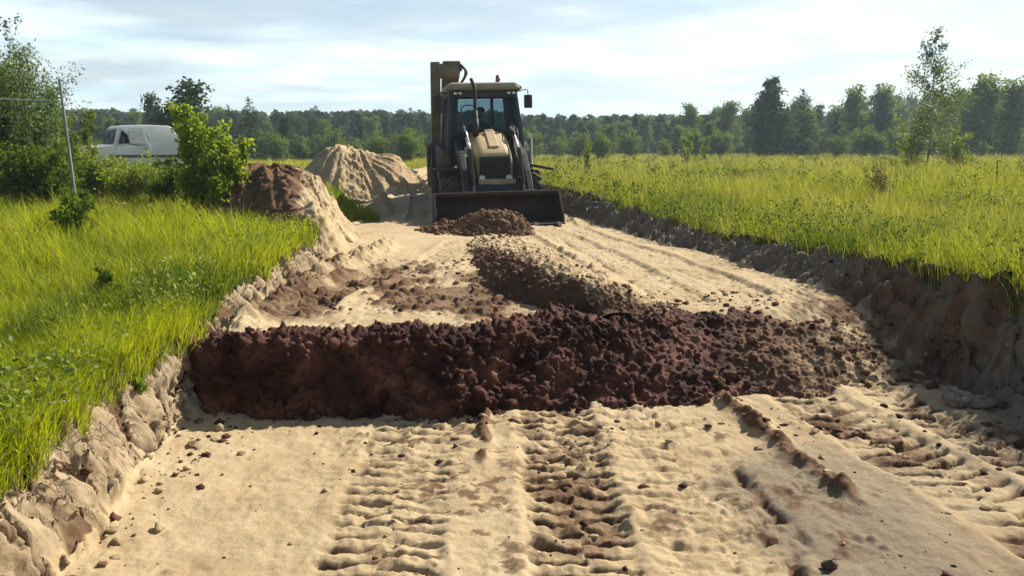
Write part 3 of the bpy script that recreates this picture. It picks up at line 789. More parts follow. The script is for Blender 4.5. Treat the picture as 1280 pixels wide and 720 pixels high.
def broadleaf(seed, h, spread, stems=1, start=0.15, nb=30, leaf=0.06, nleaf=60, up=0.5, conic=0.6, sub=4, clump=0.10, trunk_r=None, sides=6, lw=0.62, droop=0.0, bark_k=1.0):
    rng = np.random.default_rng(seed)
    T = Tubes(); cen, tin, ax = [], [], []
    for s in range(stems):
        a = rng.uniform(0, 6.28); lean = 0.05 if stems == 1 else rng.uniform(0.08, 0.32)
        hh = h * (1 if s == 0 else rng.uniform(0.65, 0.95))
        st = bez((rng.normal(0, 0.03 * stems ** .5 * h / 3), rng.normal(0, 0.03 * stems ** .5 * h / 3), -0.1), (math.cos(a) * lean, math.sin(a) * lean, 1), hh, 0.25, rng, 8, 0.035)
        tr = trunk_r or 0.012 * h
        T.add(st, tr, tr * 0.12, sides)
        m = max(3, nb // stems)
        for b in range(m):
            f = start + (1 - start) * ((b + rng.random()) / m) ** 0.9
            i = f * (len(st) - 1); i0 = min(int(i), len(st) - 2); p = st[i0] * (1 - (i - i0)) + st[i0 + 1] * (i - i0)
            az = rng.uniform(0, 6.28)
            env = (1 - conic * f) * (0.35 + 0.65 * min(1, (f - start * 0.6) * 4))
            ln = spread * max(0.12, env) * rng.uniform(0.55, 1.2)
            br = bez(p, (math.cos(az), math.sin(az), up * rng.uniform(0.6, 1.3)), ln, up * 0.6 - droop, rng, 5, 0.09)
            T.add(br, tr * 0.34 * (1 - 0.6 * f), tr * 0.05, 4)
            tone = rng.normal(0, 0.13)
            subs = [br]
            for q in range(sub):
                k = rng.integers(1, 5); a2 = rng.uniform(0, 6.28)
                dd = br[k] - br[k - 1]; dd = dd / np.linalg.norm(dd) + 0.8 * np.array([math.cos(a2), math.sin(a2), rng.uniform(-.3, .6)])
                sb = bez(br[k], dd / np.linalg.norm(dd), ln * rng.uniform(0.3, 0.6), 0.25 - droop, rng, 3, 0.1)
                T.add(sb, tr * 0.12, tr * 0.03, 3); subs.append(sb)
            for sb in subs:
                nn = max(2, int(nleaf * rng.uniform(0.6, 1.3) / (sub + 1) * min(1.3, max(0.12, ln / (spread * 0.55)))))
                tt = rng.uniform(0.25, 1.02, nn) * (len(sb) - 1); t0 = np.clip(tt.astype(int), 0, len(sb) - 2); ff = (tt - t0)[:, None]
                c = sb[t0] * (1 - ff) + sb[t0 + 1] * ff + rng.normal(0, clump, (nn, 3)) * np.minimum(1, ln)
                cen.append(c); tin.append(np.full(nn, 0.5 + tone) + rng.normal(0, 0.2, nn))
    cen, tin = np.concatenate(cen), np.concatenate(tin)
    sz = leaf * rng.uniform(0.6, 1.35, len(cen))
    ax = rng.normal(0, 1, cen.shape); ax[:, 2] -= 0.4 + droop * 2
    return T.data('trunk'), leaf_data('crown', cen, sz, sz * lw, rng, tin, ax)
def conifer(seed, h, r, dens=1.0, spray=0.42, ragged=0.25, top=0.9):
    rng = np.random.default_rng(seed)
    T = Tubes(); st = bez((0, 0, -0.1), (0, 0, 1), h, 0.1, rng, 6, 0.01); T.add(st, 0.014 * h, 0.01, 6)
    cen, ax, tin, sz = [], [], [], []
    z = 0.04 * h
    while z < h * 0.985:
        f = z / h
        L_ = r * (1 - f) ** top * rng.uniform(1 - ragged, 1 + ragged) + 0.05
        for b in range(max(4, int(rng.integers(5, 9) * dens))):
            az = rng.uniform(0, 6.28); l = L_ * rng.uniform(0.6, 1.15)
            k = max(2, int(l / (spray * 0.33)))
            s = np.linspace(0.12, 1, k) * l
            dr = -0.22 * (1 - f) * s + 0.10 * s * s / max(l, .1) * (0.5 + f) + rng.normal(0, 0.05, k)
            cen.append(np.stack([np.cos(az) * s, np.sin(az) * s, z + dr], -1) + rng.normal(0, spray * 0.12, (k, 3)))
            ax.append(np.stack([np.cos(az) + rng.normal(0, .5, k), np.sin(az) + rng.normal(0, .5, k), rng.normal(-0.15 + 0.5 * f, .25, k)], -1))
            tin.append(np.full(k, 0.45 + rng.normal(0, 0.16)) + rng.normal(0, 0.12, k)); sz.append(np.full(k, spray) * rng.uniform(0.7, 1.25, k) * (1 - 0.45 * f))
            if l > 0.8: T.add(np.array([[0, 0, z], [math.cos(az) * l * .5, math.sin(az) * l * .5, z + dr[k // 2]], [math.cos(az) * l * .9, math.sin(az) * l * .9, z + dr[-1]]]), 0.02, 0.006, 3)
        z += h * rng.uniform(0.022, 0.036)
    k = 6; cen.append(np.stack([np.zeros(k), np.zeros(k), np.linspace(0.93, 0.99, k) * h], -1)); ax.append(np.tile([0.1, 0, 1.0], (k, 1)) + rng.normal(0, .2, (k, 3))); tin.append(np.full(k, .5)); sz.append(np.full(k, spray * 0.6))
    cen, ax, tin, sz = map(np.concatenate, (cen, ax, tin, sz))
    return T.data('trunk'), leaf_data('crown', cen, sz, sz * 0.5, rng, tin, ax)

M_SPRUCE = leaf_material('spruce_needles', (0.014, 0.038, 0.020), (0.055, 0.100, 0.042), trans=0.2, gloss=0.03)
M_PINE = leaf_material('pine_needles', (0.024, 0.055, 0.028), (0.085, 0.135, 0.058), trans=0.25, gloss=0.03)
M_LEAF = leaf_material('forest_leaves', (0.060, 0.115, 0.034), (0.200, 0.275, 0.080), trans=0.40, gloss=0.03)
M_WILLOW = leaf_material('willow_leaves', (0.060, 0.115, 0.040), (0.190, 0.255, 0.085), trans=0.4, gloss=0.3)
M_SAPLING = leaf_material('sapling_leaves', (0.095, 0.165, 0.016), (0.340, 0.420, 0.060), trans=0.55, gloss=0.15)
M_BIRCHLEAF = leaf_material('birch_leaves', (0.060, 0.105, 0.035), (0.170, 0.220, 0.075), trans=0.42, gloss=0.08)
M_BUSH = leaf_material('bush_leaves', (0.080, 0.135, 0.018), (0.270, 0.330, 0.050), trans=0.42, gloss=0.3)
M_WEED = leaf_material('weed_leaves', (0.040, 0.085, 0.012), (0.150, 0.210, 0.025), trans=0.45, gloss=0.05)
M_DRYWEED = leaf_material('dry_weed_leaves', (0.10, 0.085, 0.03), (0.22, 0.19, 0.07), trans=0.3, gloss=0.1)

def plant(name, kit, mats, loc, rz, scale, label, cat, group=None, sx=1.0):
    """kit = (trunk data, crown data); stem and crown hang under an Empty at the foot of the plant"""
    e = empty(name, loc, rz, label, cat, group)
    e.scale = (scale * sx, scale * sx, scale)
    names = ('trunk', 'crown') if 'tree' in name or name in ('birch', 'spruce', 'pine') else ('stem', 'foliage')
    for nm, me, mt in zip(names, kit, mats):
        link(nm, me, mt, e)
    return e

# forest prototypes (mesh data shared by the copies)
SPR = [conifer(s, 10, 2.2 + 0.35 * (s % 3), 1.35, 0.58, 0.25, 0.85) for s in (1, 2, 3, 4)]
PIN = [broadleaf(s, 10, 2.6, 1, 0.10, 60, 0.42, 62, 0.30, 0.66, 3, 0.28, lw=0.55, droop=0.1) for s in (11, 12)]
DEC = [broadleaf(s, 10, 3.3, 1, 0.08, 70, 0.38, 75, 0.55, 0.55, 3, 0.34, lw=0.7) for s in (21, 22, 23)]
SHR = [broadleaf(s, 3, 1.5, 4, 0.03, 50, 0.18, 60, 0.6, 0.3, 2, 0.16, lw=0.6) for s in (31, 32)]
KITS = {'spruce': (SPR, (M_BARK, M_SPRUCE)), 'pine': (PIN, (M_BARK, M_PINE)), 'leafy_tree': (DEC, (M_BARK, M_LEAF)), 'shrub': (SHR, (M_BARK, M_LEAF))}
HGT = {'spruce': 10, 'pine': 10, 'leafy_tree': 10.4, 'shrub': 3.1}
rngt = np.random.default_rng(77)
def forest_tree(kind, px, py, d, label, group, sx=1.0, name=None):
    x, y, zt = at_d(px, py, d)
    z0 = gz(x, y) - 0.05
    kits, mats = KITS[kind]
    k = kits[int(rngt.integers(len(kits)))]
    cat = {'spruce': 'spruce tree', 'pine': 'pine tree', 'leafy_tree': 'tree', 'shrub': 'shrub'}[kind]
    return plant(name or kind, k, mats, (x, y, z0), float(rngt.uniform(0, 6.28)), max(0.5, (zt - z0)) / HGT[kind], label, cat, group, sx)

# forest edge, west of the machine: dark spruces and pines
sky_l = prof([(-60, 150), (100, 140), (300, 140), (345, 140), (440, 146), (540, 148), (560, 146)])
for i in range(92):
    px = -70 + 630 * (i + rngt.random()) / 92
    d = float(rngt.uniform(62, 118)); near = (118 - d) / 56
    py = float(sky_l(px)) + 26 * near * rngt.random() + rngt.normal(0, 3.5) + 2
    k = ('spruce', 'spruce', 'pine', 'leafy_tree')[int(rngt.choice(4, p=[.5, .15, .2, .15]))]
    forest_tree(k, px, py, d, {'spruce': 'dark spruce in the dense forest edge beyond the sand mound', 'pine': 'dark rounded pine in the dense forest edge beyond the sand mound', 'leafy_tree': 'mid green leafy tree mixed into the dark forest edge beyond the sand mound'}[k],
                {'spruce': 'spruces of the dark forest edge', 'pine': 'pines of the dark forest edge', 'leafy_tree': 'leafy trees of the dark forest edge'}[k], sx=rngt.uniform(0.85, 1.25))
for px, py, d, k, lb in [(190, 119, 58, 'pine', 'dark round topped pine rising right behind the roof of the white van'),
                         (228, 104, 40, 'pine', 'tallest dark pine behind the van, its top showing above the leafy sapling'),
                         (285, 132, 62, 'spruce', 'narrow spruce just beyond the leafy sapling, lower than its neighbour'),
                         (310, 121, 60, 'spruce', 'pointed spruce standing highest over the brown earth mound'),
                         (394, 132, 84, 'spruce', 'pointed spruce standing highest over the flat topped sand mound'),
                         (513, 134, 88, 'spruce', 'spruce whose tip shows close beside the raised digger boom')]:
    forest_tree(k, px, py, d, lb, None, 1.6 if px == 228 else 1.0)
# forest edge, east of the machine: paler mixed wood
sky_r = prof([(560, 150), (700, 150), (860, 146), (900, 134), (960, 128), (1050, 122), (1120, 120), (1200, 112), (1280, 112), (1360, 110)])
for i in range(108):
    px = 640 + 720 * (i + rngt.random()) / 108
    d = float(rngt.uniform(75, 135)); near = (135 - d) / 60
    py = float(sky_r(px)) + (30 if px < 900 else 34) * near * rngt.random() + rngt.normal(0, 4) + 3
    k = ('leafy_tree', 'pine', 'spruce')[int(rngt.choice(3, p=[.58, .27, .15]))]
    forest_tree(k, px, py, d, {'leafy_tree': 'hazy green leafy tree in the mixed wood at the far side of the meadow', 'pine': 'hazy pine in the mixed wood at the far side of the meadow', 'spruce': 'hazy spruce in the mixed wood at the far side of the meadow'}[k],
                {'leafy_tree': 'leafy trees across the meadow', 'pine': 'pines across the meadow', 'spruce': 'spruces across the meadow'}[k], sx=rngt.uniform(0.9, 1.3))
for px, py, d, k, sx, lb in [(968, 95, 72, 'pine', 1.35, 'tall dark bushy pine standing out from the wood across the meadow'),
                             (1004, 112, 75, 'spruce', 1.2, 'dark spruce leaning on the side of the tall bushy pine'),
                             (862, 132, 95, 'leafy_tree', 1.1, 'first taller leafy tree where the low far wood begins to rise, beside the tall pine'),
                             (908, 129, 90, 'leafy_tree', 1.1, 'round leafy tree a short way before the tall dark pine'),
                             (1070, 113, 80, 'leafy_tree', 1.0, 'slim leafy tree between the tall dark pine and the lone birch'),
                             (1104, 110, 82, 'leafy_tree', 1.1, 'leafy tree directly before the lone birch in the far wood'),
                             (1225, 99, 70, 'leafy_tree', 1.25, 'broad leafy tree rising behind the lone birch'),
                             (1262, 103, 72, 'leafy_tree', 1.15, 'leafy tree nearest the edge of the photo in the far wood')]:
    if px == 968:
        x_, y_, zt_ = at_d(px, py, d); zg = gz(x_, y_)
        plant('pine', broadleaf(90, 10, 3.6, 1, 0.03, 110, 0.36, 120, 0.35, 0.80, 4, 0.22, lw=0.5), (M_BARK, M_PINE), (x_, y_, zg), 0.4, (zt_ - zg) / 10.4, lb, 'pine tree', None, sx * .8)
        continue
    forest_tree(k, px, py, d, lb, None, sx)
for i in range(46):          # low shrubs along the foot of both woods
    px = -40 + 1400 * (i + rngt.random()) / 46
    d = float(rngt.uniform(52, 74)) if px < 560 else float(rngt.uniform(60, 80))
    if 545 < px < 640: continue
    left = px < 560
    forest_tree('shrub', px, float(rngt.uniform(160, 178)), d, 'low shrub along the foot of the dark forest edge' if left else 'low shrub along the foot of the wood across the meadow', 'shrubs under the dark forest edge' if left else 'shrubs under the wood across the meadow', sx=1.2)

# the far wooded rise: one mass
def far_forest():
    rng = np.random.default_rng(9)
    Vs, Fs, Ts, off = [], [], [], 0
    protos = []
    for s in range(6):
        r2 = np.random.default_rng(400 + s)
        con = s < 4
        k = 110 if con else 130
        f = r2.random(k) ** 0.75
        rr = (0.26 * (1 - f) ** 0.9 + 0.02) if con else 0.26 * np.sqrt(np.clip(1 - (2 * f - 0.75) ** 2, 0.05, 1))
        a = r2.uniform(0, 6.28, k); q = rr * r2.uniform(0.45, 1, k)
        c = np.stack([np.cos(a) * q, np.sin(a) * q, 0.05 + 0.93 * f if con else 0.15 + 0.8 * f], -1)
        ax = np.stack([np.cos(a), np.sin(a), -0.3 + r2.normal(0, .4, k)], -1); ax /= np.linalg.norm(ax, axis=1, keepdims=True)
        sd = np.cross(ax, r2.normal(0, 1, (k, 3)) + (0, 0, 1)); sd /= np.linalg.norm(sd, axis=1, keepdims=True)
        l = 0.15 * r2.uniform(.7, 1.3, k)[:, None] * (1 if con else 1.1)
        V = np.stack([c - ax * l * .4, c + sd * l * .4, c + ax * l * .6, c - sd * l * .4], 1).reshape(-1, 3)
        protos.append((V, np.arange(4 * k).reshape(k, 4), np.repeat(r2.uniform(0.2, 0.8, k), 4)))
    n = 9000
    d = 105 * (620 / 105) ** (rng.random(n) ** 1.15); t = rng.uniform(-1.25, 1.25, n); x = t * d
    z = ground_z(x, d)
    for i in range(n):
        V, Fq, T_ = protos[int(rng.integers(6))]
        hh = rng.uniform(8, 14) * np.interp(d[i], [105, 140, 260], [0.50, 0.62, 1.0]) * (0.8 if x[i] > 0 else 0.9)
        Vs.append(V * (hh * rng.uniform(.85, 1.2), hh, hh) + (x[i], d[i], z[i] - 0.2)); Fs.append(Fq + off); off += len(V)
        Ts.append(T_ + rng.normal(0, 0.18))
    T_ = np.clip(np.concatenate(Ts), 0, 1)
    me = np_data('forest', np.concatenate(Vs), [np.concatenate(Fs)], {'tint': T_, 'dry': T_ * 0})
    o = link('forest', me, M_PINE)
    tag(o, 'hazy blue green forest covering the low rise along the whole skyline', 'forest', kind='stuff')
far_forest()

# plants one can tell apart
def put(name, kit, mats, px, d, ptop, kh, label, cat, sx=1.0, rz=0.0, group=None):
    x, y, zt = at_d(px, ptop, d)
    z0 = gz(x, y) - 0.03
    return plant(name, kit, mats, (x, y, z0), rz, (zt - z0) / kh, label, cat, group, sx)
# lone birch in the meadow
put('birch', broadleaf(51, 5.3, 2.1, 1, 0.14, 72, 0.085, 90, 0.55, 0.86, 4, 0.10, 0.04, lw=0.75), (M_BIRCH, M_BIRCHLEAF), 1173, 30, 34, 5.3, 'lone slender birch with an airy see through crown standing in the meadow', 'birch tree', 1.0)
put('shrub', broadleaf(52, 2.0, 0.95, 4, 0.05, 46, 0.085, 60, 0.5, 0.3, 3, 0.10), (M_BARK, M_BUSH), 1203, 28.5, 158, 2.0, 'pale green shrub at the foot of the lone birch, on its sunny side', 'shrub')
put('shrub', broadleaf(53, 2.4, 1.0, 4, 0.05, 46, 0.085, 60, 0.6, 0.3, 3, 0.10), (M_BARK, M_BUSH), 1146, 31, 140, 2.4, 'taller green shrub growing close against the lone birch on its other side', 'shrub')
put('sapling', broadleaf(54, 1.6, 0.45, 1, 0.1, 26, 0.07, 40, 0.9, 0.5, 2, 0.06), (M_BARK, M_BUSH), 735, 26, 178, 1.6, 'small bright green sapling in the meadow edge just past the loader', 'sapling')
put('sapling', broadleaf(55, 2.0, 0.6, 2, 0.1, 30, 0.08, 44, 0.9, 0.4, 2, 0.08), (M_BARK, M_BUSH), 860, 44, 164, 2.0, 'bright green double stemmed sapling before the far wood in mid meadow', 'sapling')
put('sapling', broadleaf(56, 1.6, 0.5, 1, 0.1, 26, 0.09, 40, 0.9, 0.5, 2, 0.08), (M_BARK, M_BUSH), 882, 46, 172, 1.6, 'shorter pale sapling next to the double stemmed sapling in mid meadow', 'sapling')
put('weed', broadleaf(57, 0.6, 0.22, 3, 0.1, 20, 0.05, 26, 0.9, 0.2, 1, 0.03), (M_BARK, M_DRYWEED), 818, 24, 206, 0.6, 'small dark brown dried weed sprig sticking out of the meadow', 'weed')
put('weed', broadleaf(58, 1.0, 0.5, 6, 0.05, 40, 0.05, 40, 0.9, 0.2, 2, 0.06), (M_BARK, M_DRYWEED), 1102, 15, 208, 1.0, 'dry brownish weed clump rising above the meadow grass before the birch', 'weed')
put('weed', broadleaf(59, 0.8, 0.45, 5, 0.05, 36, 0.05, 40, 0.8, 0.2, 2, 0.06), (M_BARK, M_WEED), 925, 20, 210, 0.8, 'low leafy green weed clump in the middle of the meadow', 'weed')
put('weed', broadleaf(60, 0.7, 0.4, 5, 0.05, 36, 0.05, 40, 0.8, 0.2, 2, 0.05), (M_BARK, M_WEED), 772, 17, 226, 0.7, 'dark green weed clump on the meadow rim beside the loader bucket', 'weed')
# willow thicket at the left edge of the photo
WIL = broadleaf(61, 4.4, 1.9, 9, 0.05, 150, 0.115, 190, 0.95, 0.45, 5, 0.13, 0.03, lw=0.30)
put('willow_bush', WIL, (M_BARK, M_WILLOW), 12, 13.5, 62, 4.4, 'large grey green willow bush filling the edge of the photo beside the leaning pole', 'willow bush', 1.0)
put('willow_bush', WIL, (M_BARK, M_WILLOW), -95, 14.5, 40, 4.4, 'second large willow bush mostly cut off by the edge of the photo', 'willow bush', 1.0, 2.1)
put('birch', broadleaf(62, 4.0, 0.95, 1, 0.25, 34, 0.075, 26, 1.0, 0.7, 3, 0.05, 0.03, lw=0.6), (M_BARK, M_WILLOW), 40, 13.2, 26, 4.0, 'thin young birch whose sparse dark twigs rise above the willow bush', 'birch tree', 0.85)
put('shrub', broadleaf(63, 3.4, 0.62, 3, 0.05, 70, 0.09, 90, 0.9, 0.6, 4, 0.09, lw=0.5), (M_BARK, M_BUSH), 95, 15.5, 112, 3.4, 'upright green shrub between the leaning pole and the front of the white van', 'shrub')
put('shrub', broadleaf(64, 1.5, 0.75, 5, 0.03, 60, 0.08, 70, 0.6, 0.2, 3, 0.09, lw=0.55), (M_BARK, M_WEED), 62, 12.5, 185, 1.5, 'dark low shrub at the foot of the willow bush next to the pole', 'shrub')
put('shrub', broadleaf(65, 1.4, 0.75, 5, 0.03, 60, 0.08, 70, 0.6, 0.2, 3, 0.09, lw=0.55), (M_BARK, M_BUSH), 140, 15.5, 204, 1.4, 'bright low shrub hiding the front wheel of the white van', 'shrub')
put('shrub', broadleaf(66, 1.3, 0.85, 5, 0.03, 60, 0.08, 70, 0.6, 0.2, 3, 0.09, lw=0.55), (M_BARK, M_BUSH), 178, 15.0, 211, 1.3, 'bright low shrub hiding the lower side of the white van', 'shrub')
put('shrub', broadleaf(67, 1.2, 0.6, 5, 0.03, 50, 0.08, 60, 0.6, 0.2, 3, 0.09, lw=0.55), (M_BARK, M_WEED), 214, 13.5, 205, 1.2, 'dark green shrub tucked beside the leafy sapling under the back of the van', 'shrub')
for px_, d_, pt_, sd_, mt_, lb_ in ((118, 14.5, 200, 81, M_BUSH, 'bright low shrub right beside the upright shrub in front of the van'), (160, 14.2, 214, 82, M_SAPLING, 'yellow green low shrub in the middle of the row below the van'), (196, 14.0, 216, 83, M_BUSH, 'low round shrub at the end of the row below the van, nearest the leafy sapling'), (30, 12.6, 196, 84, M_WEED, 'dark spreading shrub in front of the big willow bush')):
    put('shrub', broadleaf(sd_, 1.2, 0.8, 6, 0.03, 60, 0.085, 80, 0.6, 0.2, 3, 0.09, lw=0.55), (M_BARK, mt_), px_, d_, pt_, 1.2, lb_, 'shrub')
put('sapling_tree', broadleaf(68, 2.5, 0.80, 4, 0.03, 110, 0.082, 125, 0.85, 0.62, 4, 0.13, 0.022, lw=0.62), (M_BARK, M_SAPLING), 248, 11.6, 130, 2.5, 'bushy leafy sapling with bright yellow green leaves between the van and the earth mound', 'sapling', 0.82)
put('sapling', broadleaf(69, 1.7, 0.6, 4, 0.03, 70, 0.082, 105, 0.8, 0.4, 4, 0.12, lw=0.62), (M_BARK, M_SAPLING), 277, 11.3, 166, 1.7, 'shorter yellow green sapling leaning towards the brown earth mound', 'sapling')
put('weed', broadleaf(70, 0.75, 0.35, 5, 0.05, 36, 0.07, 40, 0.8, 0.2, 2, 0.05), (M_BARK, M_WEED), 85, 8.8, 238, 0.75, 'dark leafy weed clump standing in the bright tall grass', 'weed')
put('weed', broadleaf(71, 0.5, 0.25, 4, 0.05, 24, 0.06, 30, 0.8, 0.2, 2, 0.04), (M_BARK, M_WEED), 128, 6.2, 336, 0.5, 'low dark weed half buried in the bright tall grass', 'weed')
put('weed', broadleaf(72, 0.3, 0.16, 4, 0.05, 22, 0.06, 30, 0.6, 0.2, 2, 0.03), (M_BARK, M_SAPLING), 172, 4.55, 470, 0.3, 'small yellow green leafy weed hanging on the lip of the clay bank', 'weed')
put('weed', broadleaf(73, 0.35, 0.2, 4, 0.05, 24, 0.06, 30, 0.6, 0.2, 2, 0.03), (M_BARK, M_SAPLING), 28, 3.6, 520, 0.35, 'leafy pale weed at the near end of the grassy bank', 'weed')

# low broad leaved herbs growing through the grass
def herbs(name, n, dmin, dmax, t0, t1, right, mat, label, seed):
    r = np.random.default_rng(seed)
    x, y, z = field_points(n, dmin, dmax, t0, t1, r)
    edge = (x - XR(y)) if right else (XL(y) - x)
    k = (edge > 0.15) & (fbm(x * 0.9, y * 0.6, 4, seed) + 0.55 * (edge < 0.9) > r.uniform(0.0, 0.5, len(x)))
    x, y, z = x[k], y[k], z[k]; m = 14
    hh = r.uniform(0.12, 0.36, len(x)) * (1 + 0.2 * right)
    f = r.random((len(x), m)) ** 0.7
    c = np.stack([np.repeat(x[:, None], m, 1) + r.normal(0, 0.05, f.shape), np.repeat(y[:, None], m, 1) + r.normal(0, 0.05, f.shape), z[:, None] + f * hh[:, None]], -1).reshape(-1, 3)
    s = np.repeat((0.035 * np.maximum(1, y / 8) ** 0.7)[:, None], m, 1).ravel() * r.uniform(0.6, 1.5, c.shape[0])
    tn = np.repeat(r.normal(0.5, 0.22, len(x))[:, None], m, 1).ravel() + r.normal(0, 0.12, c.shape[0])
    tag(link(name, leaf_data(name, c, s, s * 0.55, r, tn), mat), label, 'herbs', kind='stuff')
herbs('verge_herbs', 4200, 2.6, 24, -0.95, -0.1, False, M_BUSH, 'low leafy herbs mixed into the bright grass beside the trench', 611)
herbs('meadow_herbs', 16000, 4.5, 60, -0.1, 0.95, True, M_WEED, 'low leafy herbs mixed into the meadow grass', 612)

# coarse grass tuft below the flat sand mound
def tuft(cx, cy, rx, ry, n, hmax, label, mat, seed):
    r = np.random.default_rng(seed)
    a, q = r.uniform(0, 6.28, n), np.sqrt(r.random(n))
    x, y = cx + np.cos(a) * q * rx, cy + np.sin(a) * q * ry
    z = terrain(x, y)[0] - 0.02
    h = hmax * (1 - 0.6 * q) * r.uniform(0.5, 1.15, n)
    o = blades('grass_tuft', x, y, z, h, 0.014 * r.uniform(.7, 1.4, n), r.uniform(0.2, 0.8, n), r.uniform(0.0, 0.7, n), 0 * x, mat, r)
    tag(o, label, 'grass tuft')
tx, ty, _ = at_z(425, 262, 0.55)
tuft(tx, ty, 0.75, 0.7, 1800, 0.62, 'dark green coarse grass tuft growing below the flat topped sand mound', M_GRASS, 5)

# ------------------------------------------------------------------ shape builder for made things
class MB:
    def __init__(s): s.bm = bmesh.new()
    def _take(s, t, smooth=False):
        if smooth:
            for f in t.faces: f.smooth = True
        me = bpy.data.meshes.new('tmp'); t.to_mesh(me); t.free()
        s.bm.from_mesh(me); bpy.data.meshes.remove(me); return s
    def box(s, c, size, rot=(0, 0, 0), bev=0.0, seg=2):
        t = bmesh.new(); bmesh.ops.create_cube(t, size=1)
        for v in t.verts: v.co = Vector((v.co.x * size[0], v.co.y * size[1], v.co.z * size[2]))
        if bev: bmesh.ops.bevel(t, geom=t.edges[:], offset=bev, segments=seg, affect='EDGES', profile=0.6)
        t.transform(Matrix.Translation(c) @ Euler(rot).to_matrix().to_4x4()); return s._take(t)
    def bar(s, p0, p1, wdt, thk, bev=0.0, upv=(0, 0, 1)):
        p0, p1 = Vector(p0), Vector(p1); d = p1 - p0
        y = d.normalized(); u = Vector(upv); x = y.cross(u)
        if x.length < 1e-4: x = Vector((1, 0, 0))
        x.normalize(); z = x.cross(y)
        t = bmesh.new(); bmesh.ops.create_cube(t, size=1)
        for v in t.verts: v.co = Vector((v.co.x * wdt, v.co.y * d.length, v.co.z * thk))
        if bev: bmesh.ops.bevel(t, geom=t.edges[:], offset=bev, segments=2, affect='EDGES', profile=0.6)
        m = Matrix((x, y, z)).transposed().to_4x4(); m.translation = (p0 + p1) / 2
        t.transform(m); return s._take(t)
    def cyl(s, p0, p1, r, r2=None, seg=16, smooth=True):
        p0, p1 = Vector(p0), Vector(p1); d = p1 - p0
        t = bmesh.new(); bmesh.ops.create_cone(t, cap_ends=True, segments=seg, radius1=r, radius2=r if r2 is None else r2, depth=d.length)
        for f in t.faces: f.smooth = smooth and len(f.verts) == 4
        t.transform(Matrix.Translation((p0 + p1) / 2) @ d.to_track_quat('Z', 'Y').to_matrix().to_4x4()); return s._take(t)
    def tube(s, pts, r, seg=8):
        T = Tubes(); P = catmull(pts, max(len(pts) * 4, 6)); T.add(P, r, r, seg)
        me = T.data('tmp'); s.bm.from_mesh(me); bpy.data.meshes.remove(me); return s
    def prism(s, poly, axis, a, b, bev=0.0):
        """extrude a polygon given in the plane across the axis (x: (y,z), y: (x,z), z: (x,y))"""
        f = {'x': lambda p, t: (t, p[0], p[1]), 'y': lambda p, t: (p[0], t, p[1]), 'z': lambda p, t: (p[0], p[1], t)}[axis]
        t = bmesh.new()
        A = [t.verts.new(f(p, a)) for p in poly]; B = [t.verts.new(f(p, b)) for p in poly]
        t.faces.new(A); t.faces.new(B[::-1])
        for i in range(len(poly)):
            j = (i + 1) % len(poly); t.faces.new((A[i], B[i], B[j], A[j]))
        bmesh.ops.recalc_face_normals(t, faces=t.faces[:])
        if bev: bmesh.ops.bevel(t, geom=t.edges[:], offset=bev, segments=2, affect='EDGES', profile=0.6)
        return s._take(t)
    def ball(s, c, r, sc=(1, 1, 1), seg=16):
        t = bmesh.new(); bmesh.ops.create_uvsphere(t, u_segments=seg, v_segments=seg // 2 + 2, radius=r)
        for v in t.verts: v.co = Vector((v.co.x * sc[0] + c[0], v.co.y * sc[1] + c[1], v.co.z * sc[2] + c[2]))
        return s._take(t, True)
    def lathe(s, profile, axis_p, seg=40, axis='x'):
        """profile of (radius, along) swept round the x axis through axis_p"""
        t = bmesh.new(); rings = []
        for i in range(seg):
            a = 2 * math.pi * i / seg
            rings.append([t.verts.new((axis_p[0] + u, axis_p[1] + r * math.cos(a), axis_p[2] + r * math.sin(a))) for r, u in profile])
        for i in range(seg):
            A, B = rings[i], rings[(i + 1) % seg]
            for k in range(len(profile) - 1): t.faces.new((A[k], B[k], B[k + 1], A[k + 1]))
        bmesh.ops.recalc_face_normals(t, faces=t.faces[:])
        return s._take(t, True)
    def sections(s, secs, cap=True, smooth=False):
        """loft through closed rings of equal length"""
        t = bmesh.new(); rg = [[t.verts.new(p) for p in q] for q in secs]
        for A, B in zip(rg, rg[1:]):
            for i in range(len(A)):
                j = (i + 1) % len(A); t.faces.new((A[i], A[j], B[j], B[i]))
        if cap: t.faces.new(rg[0]); t.faces.new(rg[-1][::-1])
        bmesh.ops.recalc_face_normals(t, faces=t.faces[:])
        return s._take(t, smooth)
    def build(s, name, mat, parent=None):
        me = bpy.data.meshes.new(name); s.bm.to_mesh(me); s.bm.free()
        return link(name, me, mat, parent)

def paint(name, col, rough=0.5, dirt=(0.16, 0.12, 0.08), amount=0.5, scale=3.0, metal=0.0, chip=None):
    m, n, b = new_mat(name)
    a, f = noise_node(n, scale, 7, 0.65), noise_node(n, scale * 9, 5, 0.6)
    k = nmath(n, 'ADD', nmath(n, 'MULTIPLY', a, 0.65), nmath(n, 'MULTIPLY', f, 0.35))
    mr = n.nodes.new('ShaderNodeMapRange'); n.links.new(k, mr.inputs[0])
    c0 = 0.5 + 0.28 * (0.5 - amount)
    mr.inputs[1].default_value = c0 - 0.12; mr.inputs[2].default_value = c0 + 0.16
    c = mix(n, mr.outputs[0], col, dirt)
    if chip: c = mix(n, nmath(n, 'GREATER_THAN', f, 0.66), c, chip)
    n.links.new(c, b.inputs['Base Color'])
    rr = n.nodes.new('ShaderNodeMapRange'); n.links.new(mr.outputs[0], rr.inputs[0]); rr.inputs[3].default_value = rough; rr.inputs[4].default_value = 0.9
    n.links.new(rr.outputs[0], b.inputs['Roughness'])
    b.inputs['Metallic'].default_value = metal
    bump(n, b, f, 0.15, 0.01)
    return m
